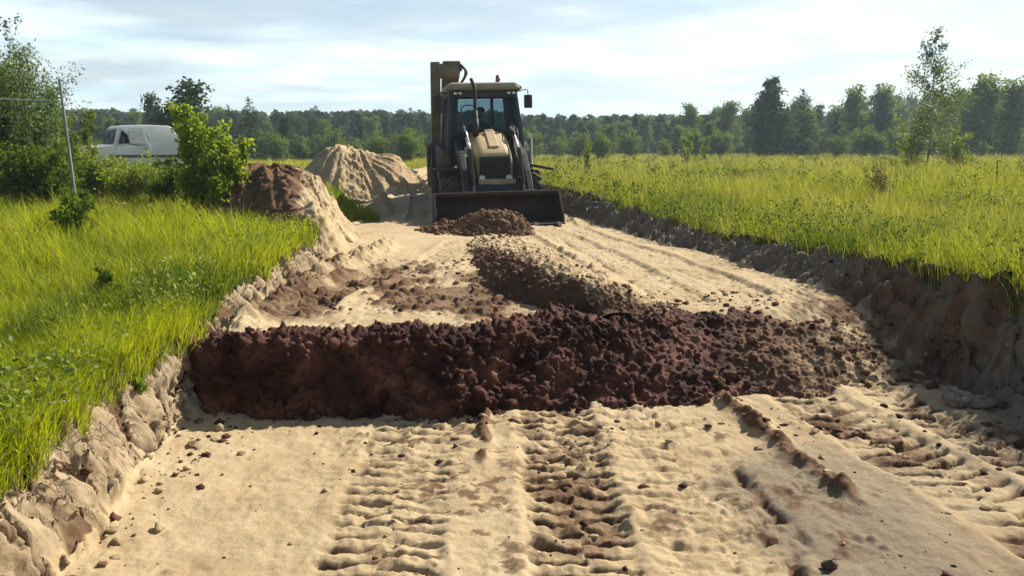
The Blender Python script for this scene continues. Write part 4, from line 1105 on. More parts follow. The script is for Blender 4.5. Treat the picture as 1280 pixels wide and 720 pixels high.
def glass(name, tintc, trans=0.75, rough=0.03):
    m = bpy.data.materials.new(name); m.use_nodes = True
    n = m.node_tree; n.nodes.clear()
    o = n.nodes.new('ShaderNodeOutputMaterial'); t = n.nodes.new('ShaderNodeBsdfTransparent'); g = n.nodes.new('ShaderNodeBsdfPrincipled')
    t.inputs[0].default_value = (*tintc, 1)
    g.inputs['Base Color'].default_value = (0.05, 0.06, 0.07, 1); g.inputs['Roughness'].default_value = rough
    dirt = noise_node(n, 2.5, 6)
    fr = n.nodes.new('ShaderNodeFresnel'); fr.inputs[0].default_value = 1.45
    f = nmath(n, 'ADD', nmath(n, 'ADD', fr.outputs[0], 1 - trans - 0.1), nmath(n, 'MULTIPLY', dirt, 0.2), True)
    s = n.nodes.new('ShaderNodeMixShader'); n.links.new(f, s.inputs[0])
    n.links.new(t.outputs[0], s.inputs[1]); n.links.new(g.outputs[0], s.inputs[2]); n.links.new(s.outputs[0], o.inputs['Surface'])
    return m

# ------------------------------------------------------------------ backhoe loader
M_YEL = paint('worn_yellow_paint', (0.20, 0.155, 0.085), 0.5, (0.09, 0.072, 0.052), 0.62, 2.5, chip=(0.09, 0.06, 0.04))
M_HOOD = paint('dusty_hood_paint', (0.50, 0.37, 0.18), 0.5, (0.33, 0.25, 0.15), 0.5, 2.2, chip=(0.20, 0.14, 0.08))
M_BLK = paint('black_machine_paint', (0.011, 0.012, 0.015), 0.55, (0.040, 0.033, 0.026), 0.40, 3.0)
M_NAVY = paint('dark_blue_cab_paint', (0.018, 0.026, 0.045), 0.35, (0.06, 0.055, 0.05), 0.30, 3.0)
M_STEEL = paint('worn_bucket_steel', (0.028, 0.019, 0.016), 0.55, (0.060, 0.032, 0.022), 0.55, 2.0, 0.25, chip=(0.16, 0.13, 0.11))
M_CHROME = paint('ram_chrome', (0.72, 0.70, 0.66), 0.2, (0.35, 0.30, 0.25), 0.2, 6.0, 0.9)
M_RUB = paint('tyre_rubber', (0.014, 0.014, 0.014), 0.8, (0.13, 0.095, 0.06), 0.40, 3.0)
M_GLASS = glass('cab_glass', (0.74, 0.84, 0.88), 0.80)
M_MIR = paint('mirror_glass', (0.55, 0.58, 0.60), 0.05, (0.4, 0.38, 0.35), 0.1, 4.0, 1.0)
M_LAMP = paint('lamp_glass', (0.80, 0.78, 0.72), 0.12, (0.5, 0.45, 0.36), 0.25, 6.0)
M_ORG = paint('beacon_lens', (0.26, 0.10, 0.08), 0.3, (0.20, 0.12, 0.10), 0.3, 8.0)
M_CLOTH = paint('seat_cloth', (0.025, 0.026, 0.03), 0.9, (0.05, 0.045, 0.04), 0.3, 6.0)
M_SOILBITS = M_EARTH

bx, by = -0.52, 16.9
bh = empty('backhoe_loader', (bx, by, gz(-0.5, 16.5) - 0.02), R(9), 'worn yellow and black backhoe loader with its front bucket lowered onto the sand', 'backhoe loader')
bh.rotation_euler = (0, R(-1.3), R(9))

def wheel(x, y, r, wdt, rimr):
    g = MB()
    h = wdt / 2
    pr = [(rimr, -h * 0.80), (rimr + 0.04, -h * 0.95), ((r + rimr) / 2, -h * 1.0), (r - 0.07, -h * 0.95), (r - 0.03, -h * 0.6), (r - 0.025, 0), (r - 0.03, h * 0.6), (r - 0.07, h * 0.95), ((r + rimr) / 2, h), (rimr + 0.04, h * 0.95), (rimr, h * 0.80)]
    g.lathe(pr, (x, y, r), 48)
    nl = int(2 * math.pi * r / 0.21)
    for i in range(nl):
        for sgn in (-1, 1):
            a = 2 * math.pi * (i + (0.25 if sgn > 0 else -0.25)) / nl
            p0 = (x, y + (r - 0.005) * math.cos(a), r + (r - 0.005) * math.sin(a)); b_ = a + 0.16 / r
            p1 = (x + sgn * h * 0.98, y + (r - 0.03) * math.cos(b_), r + (r - 0.03) * math.sin(b_))
            g.bar(p0, p1, 0.05, 0.05, 0.006, (0, math.cos(a), math.sin(a)))
    e = empty('wheel', (0, 0, 0)); e.parent = bh
    g.build('tyre', M_RUB, e)
    q = MB()
    q.lathe([(0.0, h * 0.35), (0.09, h * 0.35), (0.10, h * 0.15), (rimr * 0.8, 0.0), (rimr * 0.95, h * 0.5), (rimr + 0.02, h * 0.85), (rimr + 0.02, -h * 0.85), (rimr * 0.95, -h * 0.5), (rimr * 0.8, -0.02), (0.0, -0.02)], (x, y, r), 32)
    for k in range(8):
        a = k * math.pi / 4; q.cyl((x + h * 0.1, y + 0.15 * math.cos(a), r + 0.15 * math.sin(a)), (x + h * 0.28, y + 0.15 * math.cos(a), r + 0.15 * math.sin(a)), 0.018, seg=6)
        q.cyl((x - h * 0.3, y + 0.15 * math.cos(a), r + 0.15 * math.sin(a)), (x - h * 0.1, y + 0.15 * math.cos(a), r + 0.15 * math.sin(a)), 0.018, seg=6)
    q.build('rim', M_YEL, e)
for sx in (-1, 1):
    wheel(sx * 0.80, -0.78, 0.46, 0.32, 0.25)
    wheel(sx * 0.83, 1.35, 0.70, 0.44, 0.36)

# frame, axles
g = MB()
g.box((0, 0.6, 0.62), (0.62, 3.6, 0.26), bev=0.02); g.box((0, -0.9, 0.78), (0.50, 0.9, 0.24), bev=0.02)
g.box((0, 2.35, 0.62), (1.9, 0.16, 0.5), bev=0.02)
g.box((0, 0.15, 0.95), (1.30, 0.55, 0.5), bev=0.03)
g.build('chassis', M_BLK, bh)
g = MB(); g.cyl((-0.72, -0.78, 0.46), (0.72, -0.78, 0.46), 0.09); g.ball((0, -0.78, 0.46), 0.16); g.cyl((-0.7, 1.35, 0.70), (0.7, 1.35, 0.70), 0.13); g.ball((0, 1.35, 0.7), 0.22)
g.build('axle', M_BLK, bh)
for sx in (-1, 1):
    g = MB()
    g.box((sx * 0.80, -0.12, 0.62), (0.36, 0.60, 0.30), bev=0.03); g.box((sx * 0.84, -0.12, 0.34), (0.34, 0.30, 0.05), bev=0.01)
    g.bar((sx * 0.80, -0.2, 0.34), (sx * 0.80, -0.2, 0.5), 0.05, 0.05); g.bar((sx * 0.9, 0.0, 0.34), (sx * 0.9, 0.0, 0.5), 0.05, 0.05)
    g.build('step', M_BLK, bh)

# hood
def hood_ring(y, wd_, zt, zb, rnd):
    h = wd_ / 2; pts = [(h, y, zb)]
    for k in range(7):
        a = k * math.pi / 12; pts.append((h - rnd + rnd * math.cos(a), y, zt - rnd + rnd * math.sin(a)))
    return pts + [(-p[0], p[1], p[2]) for p in pts[::-1]]
ho = MB().sections([hood_ring(0.0, 0.76, 1.70, 0.80, 0.12), hood_ring(-0.35, 0.755, 1.69, 0.80, 0.14), hood_ring(-0.75, 0.73, 1.58, 0.80, 0.17), hood_ring(-1.15, 0.71, 1.40, 0.80, 0.17), hood_ring(-1.33, 0.69, 1.29, 0.82, 0.15), hood_ring(-1.38, 0.66, 1.22, 0.84, 0.12)], smooth=True).build('hood', M_HOOD, bh)
g = MB()      # raised centre rib and edge line of the hood
g.prism([(-0.11, 0), (-0.085, 0.035), (0.085, 0.035), (0.11, 0)], 'y', -0.42, 0.40)
g.bm.transform(Matrix.Translation((0.02, -0.80, 1.545)) @ Euler((R(24), 0, 0)).to_matrix().to_4x4())
g.build('hood_rib', M_HOOD, ho)
g = MB(); g.box((0, -1.40, 0.98), (0.60, 0.03, 0.46), bev=0.02)
for i in range(9): g.box((0, -1.42, 0.79 + i * 0.047), (0.56, 0.025, 0.018), (R(25), 0, 0))
g.build('grille', M_BLK, ho)
for sx in (-1, 1):
    MB().cyl((sx * 0.26, -1.425, 0.80), (sx * 0.26, -1.455, 0.80), 0.06).build('headlight', M_LAMP, ho)
g = MB()
ring = [(-0.46 + 0.92 * t, -0.02 - 0.10 * math.sin(math.pi * t), 1.66 + 0.10 * math.sin(math.pi * t) ** 0.6) for t in np.linspace(0, 1, 9)]
g.tube(ring, 0.035); g.box((0, 0.06, 1.60), (1.36, 0.10, 0.24), bev=0.03)
g.build('cowl', M_BLK, bh)
# exhaust with slanted mouth
g = MB(); g.cyl((-0.26, -0.62, 1.5), (-0.26, -0.62, 2.10), 0.048); g.cyl((-0.26, -0.62, 1.62), (-0.26, -0.62, 1.95), 0.062)
g.tube([(-0.26, -0.62, 2.05), (-0.26, -0.62, 2.45), (-0.27, -0.60, 2.58), (-0.32, -0.55, 2.72)], 0.036)
g.build('exhaust_pipe', M_BLK, bh)

# cab: posts, roof, panes
def cab_w(z): return np.interp(z, [1.0, 1.55, 2.52], [0.77, 0.76, 0.66])
P = lambda sx, y, z: (sx * float(cab_w(z)), y, z)
g = MB()
for sx in (-1, 1):
    g.bar(P(sx, 0.02, 0.95), P(sx, -0.03, 1.60), 0.09, 0.10, 0.015, (0, 1, 0)); g.bar(P(sx, -0.03, 1.58), P(sx, 0.16, 2.54), 0.085, 0.09, 0.015, (0, 1, 0))
    g.bar(P(sx, 0.92, 1.1), P(sx, 0.92, 2.54), 0.07, 0.07, 0.012, (0, 1, 0)); g.bar(P(sx, 1.70, 1.3), P(sx, 1.58, 2.54), 0.09, 0.09, 0.015, (0, 1, 0))
    g.box((sx * 0.79, 0.45, 1.05), (0.06, 0.88, 0.34), bev=0.015)
    g.bar(P(sx, 0.16, 2.50), P(sx, 1.58, 2.50), 0.08, 0.09, 0.012)
g.bar(P(-1, 0.15, 2.47), P(1, 0.15, 2.47), 0.09, 0.13, 0.012); g.bar(P(-1, 1.60, 2.50), P(1, 1.60, 2.50), 0.09, 0.10, 0.012)
g.bar(P(-1, 1.68, 1.45), P(1, 1.68, 1.45), 0.08, 0.10, 0.012); g.box((0, 0.9, 0.93), (1.5, 1.7, 0.06))
g.box((0.38, 1.66, 1.98), (0.07, 0.06, 1.04), bev=0.01)
g.build('cab_frame', M_NAVY, bh)
rf = MB()
rf.sections([[(-0.75, y, z0), (-0.78, y, z0 + 0.03), (-0.75, y, z1 - 0.05), (-0.65, y, z1), (0.65, y, z1), (0.75, y, z1 - 0.05), (0.78, y, z0 + 0.03), (0.75, y, z0)] for y, z0, z1 in ((-0.08, 2.55, 2.60), (-0.03, 2.53, 2.67), (0.10, 2.53, 2.70), (0.9, 2.53, 2.72), (1.65, 2.53, 2.69), (1.76, 2.54, 2.62))])
rf = rf.build('cab_roof', paint('dusty_roof_paint', (0.27, 0.24, 0.165), 0.55, (0.20, 0.165, 0.115), 0.5, 3.0), bh)
g = MB(); g.cyl((0.36, 0.45, 2.70), (0.36, 0.45, 2.74), 0.06); g.cyl((0.36, 0.45, 2.74), (0.36, 0.45, 2.85), 0.052, 0.046); g.ball((0.36, 0.45, 2.85), 0.046, (1, 1, 0.6))
g.build('beacon', M_ORG, rf)
for x in (-0.60, -0.50, 0.50, 0.60):
    q = MB().box((x, -0.09, 2.47), (0.085, 0.05, 0.06), bev=0.012).build('work_light', M_BLK, rf)
    MB().box((x, -0.119, 2.47), (0.066, 0.008, 0.042)).build('lamp_lens', M_LAMP, q)
def pane(name, pts, thick=(0, 0.006, 0)):
    g = MB(); t = Vector(thick)
    g.sections([[Vector(p) for p in pts], [Vector(p) + t for p in pts]])
    return g.build(name, M_GLASS, bh)
pane('windscreen', [P(-0.95, -0.025, 1.60), P(0.95, -0.025, 1.60), P(0.94, 0.135, 2.42), P(-0.94, 0.135, 2.42)])
for y0, y1 in ((0.03, 0.89), (0.96, 1.62)):
    for sx in (-1, 1):
        pane('side_window', [P(sx, y0 + (0.02 if y0 < .5 else 0), 1.24 if y0 < .5 else 1.5), P(sx, y1, 1.24 if y0 < .5 else 1.5), P(sx, y1, 2.46), P(sx, y0 + (0.12 if y0 < .5 else 0), 2.46)], (0.006 * sx, 0, 0))
pane('rear_window', [P(-0.94, 1.685, 1.50), P(0.94, 1.685, 1.50), P(0.94, 1.60, 2.44), P(-0.94, 1.60, 2.44)])
g = MB(); g.box((0, 0.95, 1.12), (0.5, 0.48, 0.30), bev=0.05); g.box((0, 1.22, 1.50), (0.48, 0.12, 0.56), (R(-8), 0, 0), bev=0.05)
g.build('seat', M_CLOTH, bh)
g = MB(); g.box((0, 0.16, 1.40), (0.5, 0.22, 0.34), (R(-18), 0, 0), bev=0.04); g.cyl((0, 0.25, 1.5), (0, 0.43, 1.66), 0.025); g.box((-0.52, 0.8, 1.25), (0.24, 0.9, 0.5), bev=0.04)
g.build('dashboard', M_BLK, bh)
g = MB(); g.tube([(0.19 * math.cos(a), 0.43 + 0.08 * math.sin(a), 1.66 + 0.17 * math.sin(a)) for a in np.linspace(0, 2 * math.pi, 13)], 0.015); g.bar((-0.19, 0.43, 1.66), (0.19, 0.43, 1.66), 0.03, 0.015)
g.build('steering_wheel', M_BLK, bh)
g = MB(); g.tube([(-0.30, 1.665, 1.90), (-0.30, 1.665, 2.28), (-0.02, 1.655, 2.28), (-0.02, 1.665, 1.90), (-0.30, 1.665, 1.90)], 0.014)
g.build('rear_window_frame', M_HOOD, bh)
g = MB(); g.tube([(0.02, -0.05, 1.62), (-0.12, 0.0, 1.9), (-0.26, 0.05, 2.15)], 0.010); g.build('wiper', M_BLK, bh)
# mirrors
mr_ = MB().box((0.92, 0.02, 2.30), (0.17, 0.05, 0.27), (0, 0, R(-12)), bev=0.022).build('mirror', M_BLK, bh)
MB().tube([(0.70, 0.16, 2.50), (0.72, 0.10, 2.51), (0.89, 0.03, 2.54), (0.92, 0.02, 2.45), (0.92, 0.02, 2.40)], 0.010).build('mirror_arm', M_BLK, mr_)
MB().box((0.92, 0.048, 2.30), (0.14, 0.008, 0.23), (0, 0, R(-12))).build('mirror_glass', M_MIR, mr_)
mr_ = MB().box((-0.95, -0.08, 2.26), (0.16, 0.06, 0.34), (0, 0, R(20)), bev=0.022).build('mirror', M_BLK, bh)
MB().tube([(-0.70, 0.14, 2.46), (-0.85, 0.0, 2.50), (-0.94, -0.06, 2.46), (-0.95, -0.07, 2.40)], 0.012).build('mirror_arm', M_BLK, mr_)
MB().box((-0.95, -0.045, 2.26), (0.13, 0.008, 0.29), (0, 0, R(20))).build('mirror_glass', M_MIR, mr_)

# fenders
for sx in (-1, 1):
    pts = [(1.35 + 0.80 * math.cos(a), 0.70 + 0.80 * math.sin(a)) for a in np.linspace(R(165), R(20), 10)]
    pts2 = [(1.35 + 0.76 * math.cos(a), 0.70 + 0.76 * math.sin(a)) for a in np.linspace(R(20), R(165), 10)]
    MB().prism(pts + pts2, 'x', sx * 0.60, sx * 1.08).build('fender', M_BLK, bh)

# loader arms with their rams
for sx in (-1, 1):
    X0 = sx * 0.60
    prof_ = [(-0.02, 1.62), (0.10, 1.54), (0.06, 1.40), (-0.55, 1.16), (-1.05, 0.98), (-1.38, 0.66), (-1.86, 0.30), (-1.98, 0.30), (-2.02, 0.44), (-1.58, 0.94), (-1.22, 1.24), (-0.65, 1.40)]
    am = MB().prism(prof_, 'x', X0 - 0.055, X0 + 0.055, 0.012).build('loader_arm', M_BLK, bh)
    g = MB(); g.box((X0, 0.10, 1.35), (0.20, 0.24, 0.72), bev=0.03); g.cyl((X0 - 0.14, 0.02, 1.57), (X0 + 0.14, 0.02, 1.57), 0.06); g.build('arm_tower', M_BLK, am)
    # tilt ram along the top, lift ram below
    xi = X0 - sx * 0.13
    MB().cyl((xi, -0.20, 1.78), (xi, -0.85, 1.60), 0.058).build('ram', M_BLK, am)
    MB().cyl((xi, -0.85, 1.60), (xi, -1.38, 1.32), 0.034).build('ram_rod', M_CHROME, am)
    g = MB(); g.prism([(-1.32, 1.38), (-1.44, 1.36), (-1.86, 0.72), (-1.80, 0.66), (-1.36, 1.22)], 'x', xi - 0.03, xi + 0.03, 0.008); g.bar((xi, -1.83, 0.70), (xi, -2.0, 0.52), 0.05, 0.05); g.build('tipping_lever', M_BLK, am)
    xo = X0 + sx * 0.11
    MB().cyl((xo, -0.10, 0.86), (xo, -0.62, 0.95), 0.05).build('ram', M_BLK, am)
    MB().cyl((xo, -0.62, 0.95), (xo, -1.02, 1.02), 0.03).build('ram_rod', M_CHROME, am)
    # hoses
    g = MB(); g.tube([(xi, -0.15, 1.84), (xi + sx * .02, -0.6, 1.79), (xi, -0.86, 1.66), (xi - sx * .03, -1.0, 1.42), (xi, -1.2, 1.14)], 0.014)
    g.tube([(xi + 0.03, -0.15, 1.82), (xi + .04 + sx * .05, -0.7, 1.70), (xi + 0.03, -1.1, 1.26), (xi + .02, -1.4, 0.95)], 0.012); g.build('hose', M_CHROME if sx < 0 else M_BLK, am)
g = MB(); g.box((0, -1.62, 0.62), (1.20, 0.14, 0.16), bev=0.02); g.build('cross_member', M_BLK, bh)
g = MB(); g.box((0.02, -1.46, 0.70), (0.72, 0.10, 0.17), bev=0.02); g.build('counterweight', M_HOOD, bh)

# front bucket: curved sheet, end plates, lip and teeth
bw = 1.14; BX = -0.10
outer = [(-2.72, 0.02), (-2.12, 0.02), (-1.98, 0.07), (-1.90, 0.20), (-1.90, 0.38), (-1.97, 0.50), (-2.12, 0.60), (-2.30, 0.66)]
inner = [(-2.29, 0.62), (-2.13, 0.56), (-2.00, 0.47), (-1.94, 0.37), (-1.94, 0.21), (-2.01, 0.10), (-2.13, 0.055), (-2.72, 0.045)]
outer = [(p[0], p[1] * 0.86) for p in outer]; inner = [(p[0], p[1] * 0.86) for p in inner]
bk = MB(); bk.prism(outer + inner, 'x', BX - bw + 0.02, BX + bw - 0.02)
bk = bk.build('bucket', M_STEEL, bh)
side = [(-2.74, 0.0), (-2.10, 0.0), (-1.96, 0.06), (-1.88, 0.19), (-1.88, 0.39), (-1.95, 0.52), (-2.11, 0.62), (-2.33, 0.69), (-2.46, 0.52), (-2.66, 0.24)]
side = [(p[0], p[1] * 0.86) for p in side]
for sx in (-1, 1):
    MB().prism(side, 'x', BX + sx * (bw - 0.018), BX + sx * (bw + 0.018), 0.004).build('end_plate', M_STEEL, bk)
MB().box((BX, -2.77, 0.025), (bw * 2, 0.16, 0.022), bev=0.004).build('cutting_edge', M_STEEL, bk)
MB().bar((BX - bw, -2.30, 0.576), (BX + bw, -2.30, 0.576), 0.07, 0.03, 0.008).build('top_lip', M_STEEL, bk)
for i in range(6):
    x = BX - bw + 0.12 + i * (2 * bw - 0.24) / 5
    MB().prism([(-2.72, 0.0), (-2.72, 0.055), (-2.82, 0.05), (-2.96, 0.01), (-2.96, 0.0)], 'x', x - 0.035, x + 0.035, 0.004).build('tooth', M_STEEL, bk)
for sx in (-1, 1):
    g = MB(); g.box((sx * 0.60, -1.92, 0.42), (0.20, 0.12, 0.34), bev=0.01); g.build('hinge_bracket', M_BLK, bk)
# white marker post and folded flag on the sunny side
g = MB(); g.tube([(1.02, 0.30, 0.98), (1.02, 0.30, 1.52), (0.99, 0.28, 1.60)], 0.022); g.box((0.985, 0.28, 1.60), (0.10, 0.05, 0.08), bev=0.015); g.build('grab_handle', M_LAMP, bh)

# rear: kingpost, boom folded upright, dipper, bucket, stabilisers
kx = -0.68
g = MB(); g.box((0, 2.48, 0.80), (1.95, 0.10, 0.14), bev=0.015); g.box((0, 2.48, 0.40), (1.95, 0.10, 0.12), bev=0.015); g.build('slide_rail', M_BLK, bh)
g = MB(); g.box((kx, 2.62, 0.62), (0.34, 0.26, 0.72), bev=0.03); g.cyl((kx, 2.72, 0.20), (kx, 2.72, 1.04), 0.09); g.build('kingpost', M_BLK, bh)
boom = MB(); boom.prism([(2.62, 0.92), (2.86, 0.95), (2.70, 1.6), (2.48, 2.3), (2.18, 2.95), (2.06, 3.28), (1.90, 3.30), (1.86, 3.02), (2.10, 2.3), (2.40, 1.6)], 'x', kx - 0.27, kx - 0.06, 0.015)
boom = boom.build('boom', M_YEL, bh)
MB().cyl((kx - .16, 2.98, 1.15), (kx - .16, 2.92, 1.9), 0.075).build('ram', M_BLK, boom); MB().cyl((kx - .16, 2.92, 1.9), (kx - .16, 2.58, 2.5), 0.04).build('ram_rod', M_CHROME, boom)
dp = MB(); dp.prism([(1.84, 3.30), (2.10, 3.34), (2.62, 3.16), (3.02, 2.5), (3.20, 1.55), (3.06, 1.5), (2.80, 2.4), (2.40, 2.88), (2.0, 3.04)], 'x', kx + 0.02, kx + 0.40, 0.02)
dp = dp.build('dipper', M_YEL, bh)
g = MB(); g.box((kx + 0.11, 2.0, 3.10), (0.52, 0.32, 0.32), bev=0.09, seg=4); g.cyl((kx - 0.2, 1.98, 3.2), (kx + 0.44, 1.98, 3.16), 0.07); g.build('knuckle', M_YEL, dp)
g = MB(); g.tube([(kx + 0.40, 1.9, 3.22), (kx + 0.50, 1.82, 3.10), (kx + 0.48, 1.85, 2.94), (kx + 0.38, 2.0, 2.8)], 0.03); g.tube([(kx + 0.42, 2.0, 3.25), (kx + 0.54, 1.9, 3.06), (kx + 0.45, 1.95, 2.9)], 0.025); g.build('hose', M_BLK, dp)
g = MB(); g.prism([(3.02, 1.55), (3.26, 1.58), (3.52, 1.2), (3.42, 0.78), (3.10, 0.66), (2.92, 0.70), (2.95, 0.74), (3.10, 0.72), (3.36, 0.84), (3.44, 1.18), (3.20, 1.50)], 'x', kx - 0.22, kx + 0.38); g.build('digging_bucket', M_STEEL, bh)
for sx in (-1, 1):
    lg = MB().box((sx * 1.02, 2.40, 0.86), (0.15, 0.20, 1.24), bev=0.02).build('stabiliser', M_YEL, bh)
    MB().box((sx * 1.02, 2.40, 0.22), (0.30, 0.40, 0.05), bev=0.01).build('foot_pad', M_BLK, lg)
# toolbox and mudguard on the shaded side, yellow edged plate
g = MB(); g.box((-0.86, 0.15, 0.98), (0.26, 0.60, 0.44), bev=0.03); g.build('tank', M_BLK, bh)
g = MB(); g.prism([(-1.04, 1.02), (-0.70, 1.02), (-0.82, 1.30), (-1.04, 1.48)], 'y', -0.16, -0.13, 0.004); g.build('guard_plate', M_YEL, bh)
g = MB(); g.box((0.98, -0.62, 0.98), (0.56, 0.50, 0.05), (0, R(12), 0), bev=0.02); g.build('mudguard', M_BLK, bh)
g = MB(); g.box((-0.92, -0.78, 0.98), (0.42, 0.62, 0.05), bev=0.02); g.build('mudguard', M_BLK, bh)

# ------------------------------------------------------------------ driver
def person():
    J = {'pelvis': (0, 0, 0), 'belly': (0, 0.02, 0.16), 'chest': (0, 0.0, 0.36), 'neck': (0, -0.02, 0.53), 'head0': (0, -0.04, 0.62), 'head1': (0, -0.045, 0.72), 'head2': (0, -0.03, 0.79)}
    rad = {'pelvis': .15, 'belly': .145, 'chest': .155, 'neck': .055, 'head0': .075, 'head1': .092, 'head2': .070}
    E = [('pelvis', 'belly'), ('belly', 'chest'), ('chest', 'neck'), ('neck', 'head0'), ('head0', 'head1'), ('head1', 'head2')]
    for s, sx in (('l', -1), ('r', 1)):
        J.update({s + 'sh': (sx * .19, 0, .46), s + 'el': (sx * .27, -.16, .24), s + 'wr': (sx * .15, -.40, .26), s + 'ha': (sx * .13, -.47, .27), s + 'hip': (sx * .10, -.03, -.02), s + 'kn': (sx * .16, -.45, .02), s + 'an': (sx * .16, -.56, -.38), s + 'to': (sx * .17, -.70, -.43)})
        rad.update({s + 'sh': .075, s + 'el': .05, s + 'wr': .032, s + 'ha': .038, s + 'hip': .10, s + 'kn': .068, s + 'an': .045, s + 'to': .04})
        E += [('chest', s + 'sh'), (s + 'sh', s + 'el'), (s + 'el', s + 'wr'), (s + 'wr', s + 'ha'), ('pelvis', s + 'hip'), (s + 'hip', s + 'kn'), (s + 'kn', s + 'an'), (s + 'an', s + 'to')]
        for f in range(4):
            a, b = s + 'f%shd' % f, s + 'f%db' % f
            J[a] = (sx * (.10 + .018 * f), -.52, .285 - .012 * f); J[b] = (sx * (.10 + .018 * f), -.535, .245 - .012 * f)
            rad[a], rad[b] = .010, .008; E += [(s + 'ha', a), (a, b)]
        J[s + 'tha'] = (sx * .085, -.475, .30); J[s + 'thb'] = (sx * .095, -.515, .305); rad[s + 'tha'], rad[s + 'thb'] = .012, .009; E += [(s + 'ha', s + 'tha'), (s + 'tha', s + 'thb')]
    names = list(J); me = bpy.data.meshes.new('person')
    me.from_pydata([J[k] for k in names], [(names.index(a), names.index(b)) for a, b in E], [])
    ob = bpy.data.objects.new('person', me); C.objects.link(ob)
    md = ob.modifiers.new('Skin', 'SKIN'); ob.modifiers.new('Sub', 'SUBSURF').render_levels = 2; ob.modifiers['Sub'].levels = 2
    sk = me.skin_vertices[0].data
    for i, k in enumerate(names): sk[i].radius = (rad[k], rad[k] * (0.8 if k in ('chest', 'belly', 'pelvis') else 1))
    sk[names.index('pelvis')].use_root = True
    dg = bpy.context.evaluated_depsgraph_get(); dg.update()
    m2 = bpy.data.meshes.new_from_object(ob.evaluated_get(dg)); bpy.data.objects.remove(ob)
    m2.name = 'person'
    skin = paint('skin', (0.42, 0.26, 0.19), 0.6, (0.36, 0.22, 0.16), 0.3, 8); jk = paint('dark_jacket', (0.03, 0.035, 0.05), 0.9, (0.05, 0.05, 0.05), 0.3, 8)
    m2.materials.append(jk); m2.materials.append(skin)
    for p in m2.polygons:
        p.use_smooth = True; c = p.center
        p.material_index = 1 if (c.z > 0.545 and abs(c.x) < .12) or c.y < -0.415 and c.z > 0.1 else 0
    # nose, brow and chin by nudging the face
    for v in m2.vertices:
        if v.co.z > 0.60 and v.co.y < -0.11:
            v.co.y -= 0.028 * math.exp(-((v.co.x / 0.018) ** 2 + ((v.co.z - 0.685) / 0.022) ** 2)); v.co.y += 0.012 * math.exp(-(((abs(v.co.x) - 0.035) / 0.016) ** 2 + ((v.co.z - 0.715) / 0.014) ** 2))
    return link('person', m2, None)
pr = person()
tag(pr, 'person in dark clothes sitting at the wheel inside the loader cab', 'person')
g = MB(); g.ball((0, -0.02, 0.775), 0.104, (1, 1.08, 0.72)); cap = g.build('hair', paint('dark_hair', (0.02, 0.015, 0.012), 0.8, (0.03, 0.02, 0.02), 0.2, 9), pr)
for sx in (-1, 1):
    MB().ball((sx * 0.035, -0.128, 0.715), 0.011, seg=8).build('eye', paint('eye_white', (0.5, 0.5, 0.5), 0.3, (0.1, 0.08, 0.07), 0.5, 60), pr)
    MB().ball((sx * 0.095, -0.03, 0.70), 0.028, (0.35, 0.7, 1.1), 10).build('ear', bpy.data.materials['skin'], pr)
pm = Matrix.Translation(bh.location) @ bh.rotation_euler.to_matrix().to_4x4() @ Matrix.Translation((0.02, 0.94, 1.40)) @ Euler((0, 0, R(8))).to_matrix().to_4x4()
pr.matrix_world = pm

# ------------------------------------------------------------------ white van behind the shrubs
M_VAN = paint('van_paint', (0.55, 0.58, 0.575), 0.35, (0.44, 0.45, 0.42), 0.35, 2.0)
M_VWH = paint('van_hood_paint', (0.80, 0.80, 0.78), 0.3, (0.6, 0.58, 0.52), 0.25, 2.0)
M_VGL = paint('van_dark_glass', (0.006, 0.008, 0.012), 0.25, (0.012, 0.012, 0.014), 0.2, 4.0)
M_VGL.node_tree.nodes['Principled BSDF'].inputs['IOR'].default_value = 1.08
M_VGL2 = paint('van_side_glass', (0.30, 0.34, 0.34), 0.10, (0.36, 0.38, 0.36), 0.4, 4.0)
M_TRIM = paint('van_trim', (0.03, 0.03, 0.03), 0.6, (0.06, 0.055, 0.05), 0.3, 6.0)
vx, vy, _ = at_d(176, 190, 31)
van = empty('panel_van', (vx, vy, gz(vx, vy)), 0, 'old pale grey van with a white hood parked behind the low shrubs', 'van')
van.rotation_euler = (0, 0, R(180 + 40))     # local +x is the nose
def vw(z): return float(np.interp(z, [0.3, 0.6, 1.05, 1.86], [0.78, 0.82, 0.80, 0.66]))
prof_v = [(-1.42, 0.40), (1.95, 0.40), (2.02, 0.62), (1.98, 0.92), (1.86, 1.06), (1.14, 1.14), (0.96, 1.74), (0.82, 1.83), (0.0, 1.87), (-0.85, 1.85), (-1.00, 1.80), (-1.36, 1.10), (-1.44, 0.8)]
g = MB(); t = bmesh.new()
A = [t.verts.new((x, vw(z), z)) for x, z in prof_v]; B = [t.verts.new((x, -vw(z), z)) for x, z in prof_v]
t.faces.new(A); t.faces.new(B[::-1])
for i in range(len(A)): j = (i + 1) % len(A); t.faces.new((A[i], B[i], B[j], A[j]))
bmesh.ops.recalc_face_normals(t, faces=t.faces[:]); bmesh.ops.bevel(t, geom=t.edges[:], offset=0.035, segments=3, affect='EDGES', profile=0.6)
for f in t.faces: f.smooth = True
g._take(t); g.build('body', M_VAN, van)
def slab(name, pts, off, mat, parent, th=0.02):
    """thin raised plate following pts, pushed out along off"""
    o_ = Vector(off).normalized()
    return MB().sections([[Vector(p) + o_ * (-0.01) for p in pts], [Vector(p) + o_ * th for p in pts]]).build(name, mat, parent)
slab('windscreen', [(1.128, 0.72, 1.18), (1.128, -0.72, 1.18), (0.978, -0.64, 1.68), (0.978, 0.64, 1.68)], (0.96, 0, 0.29), M_VGL, van, 0.035)
slab('hood', [(1.90, 0.72, 1.055), (1.90, -0.72, 1.055), (1.20, -0.74, 1.135), (1.20, 0.74, 1.135)], (0.1, 0, 1), M_VWH, van, 0.02)
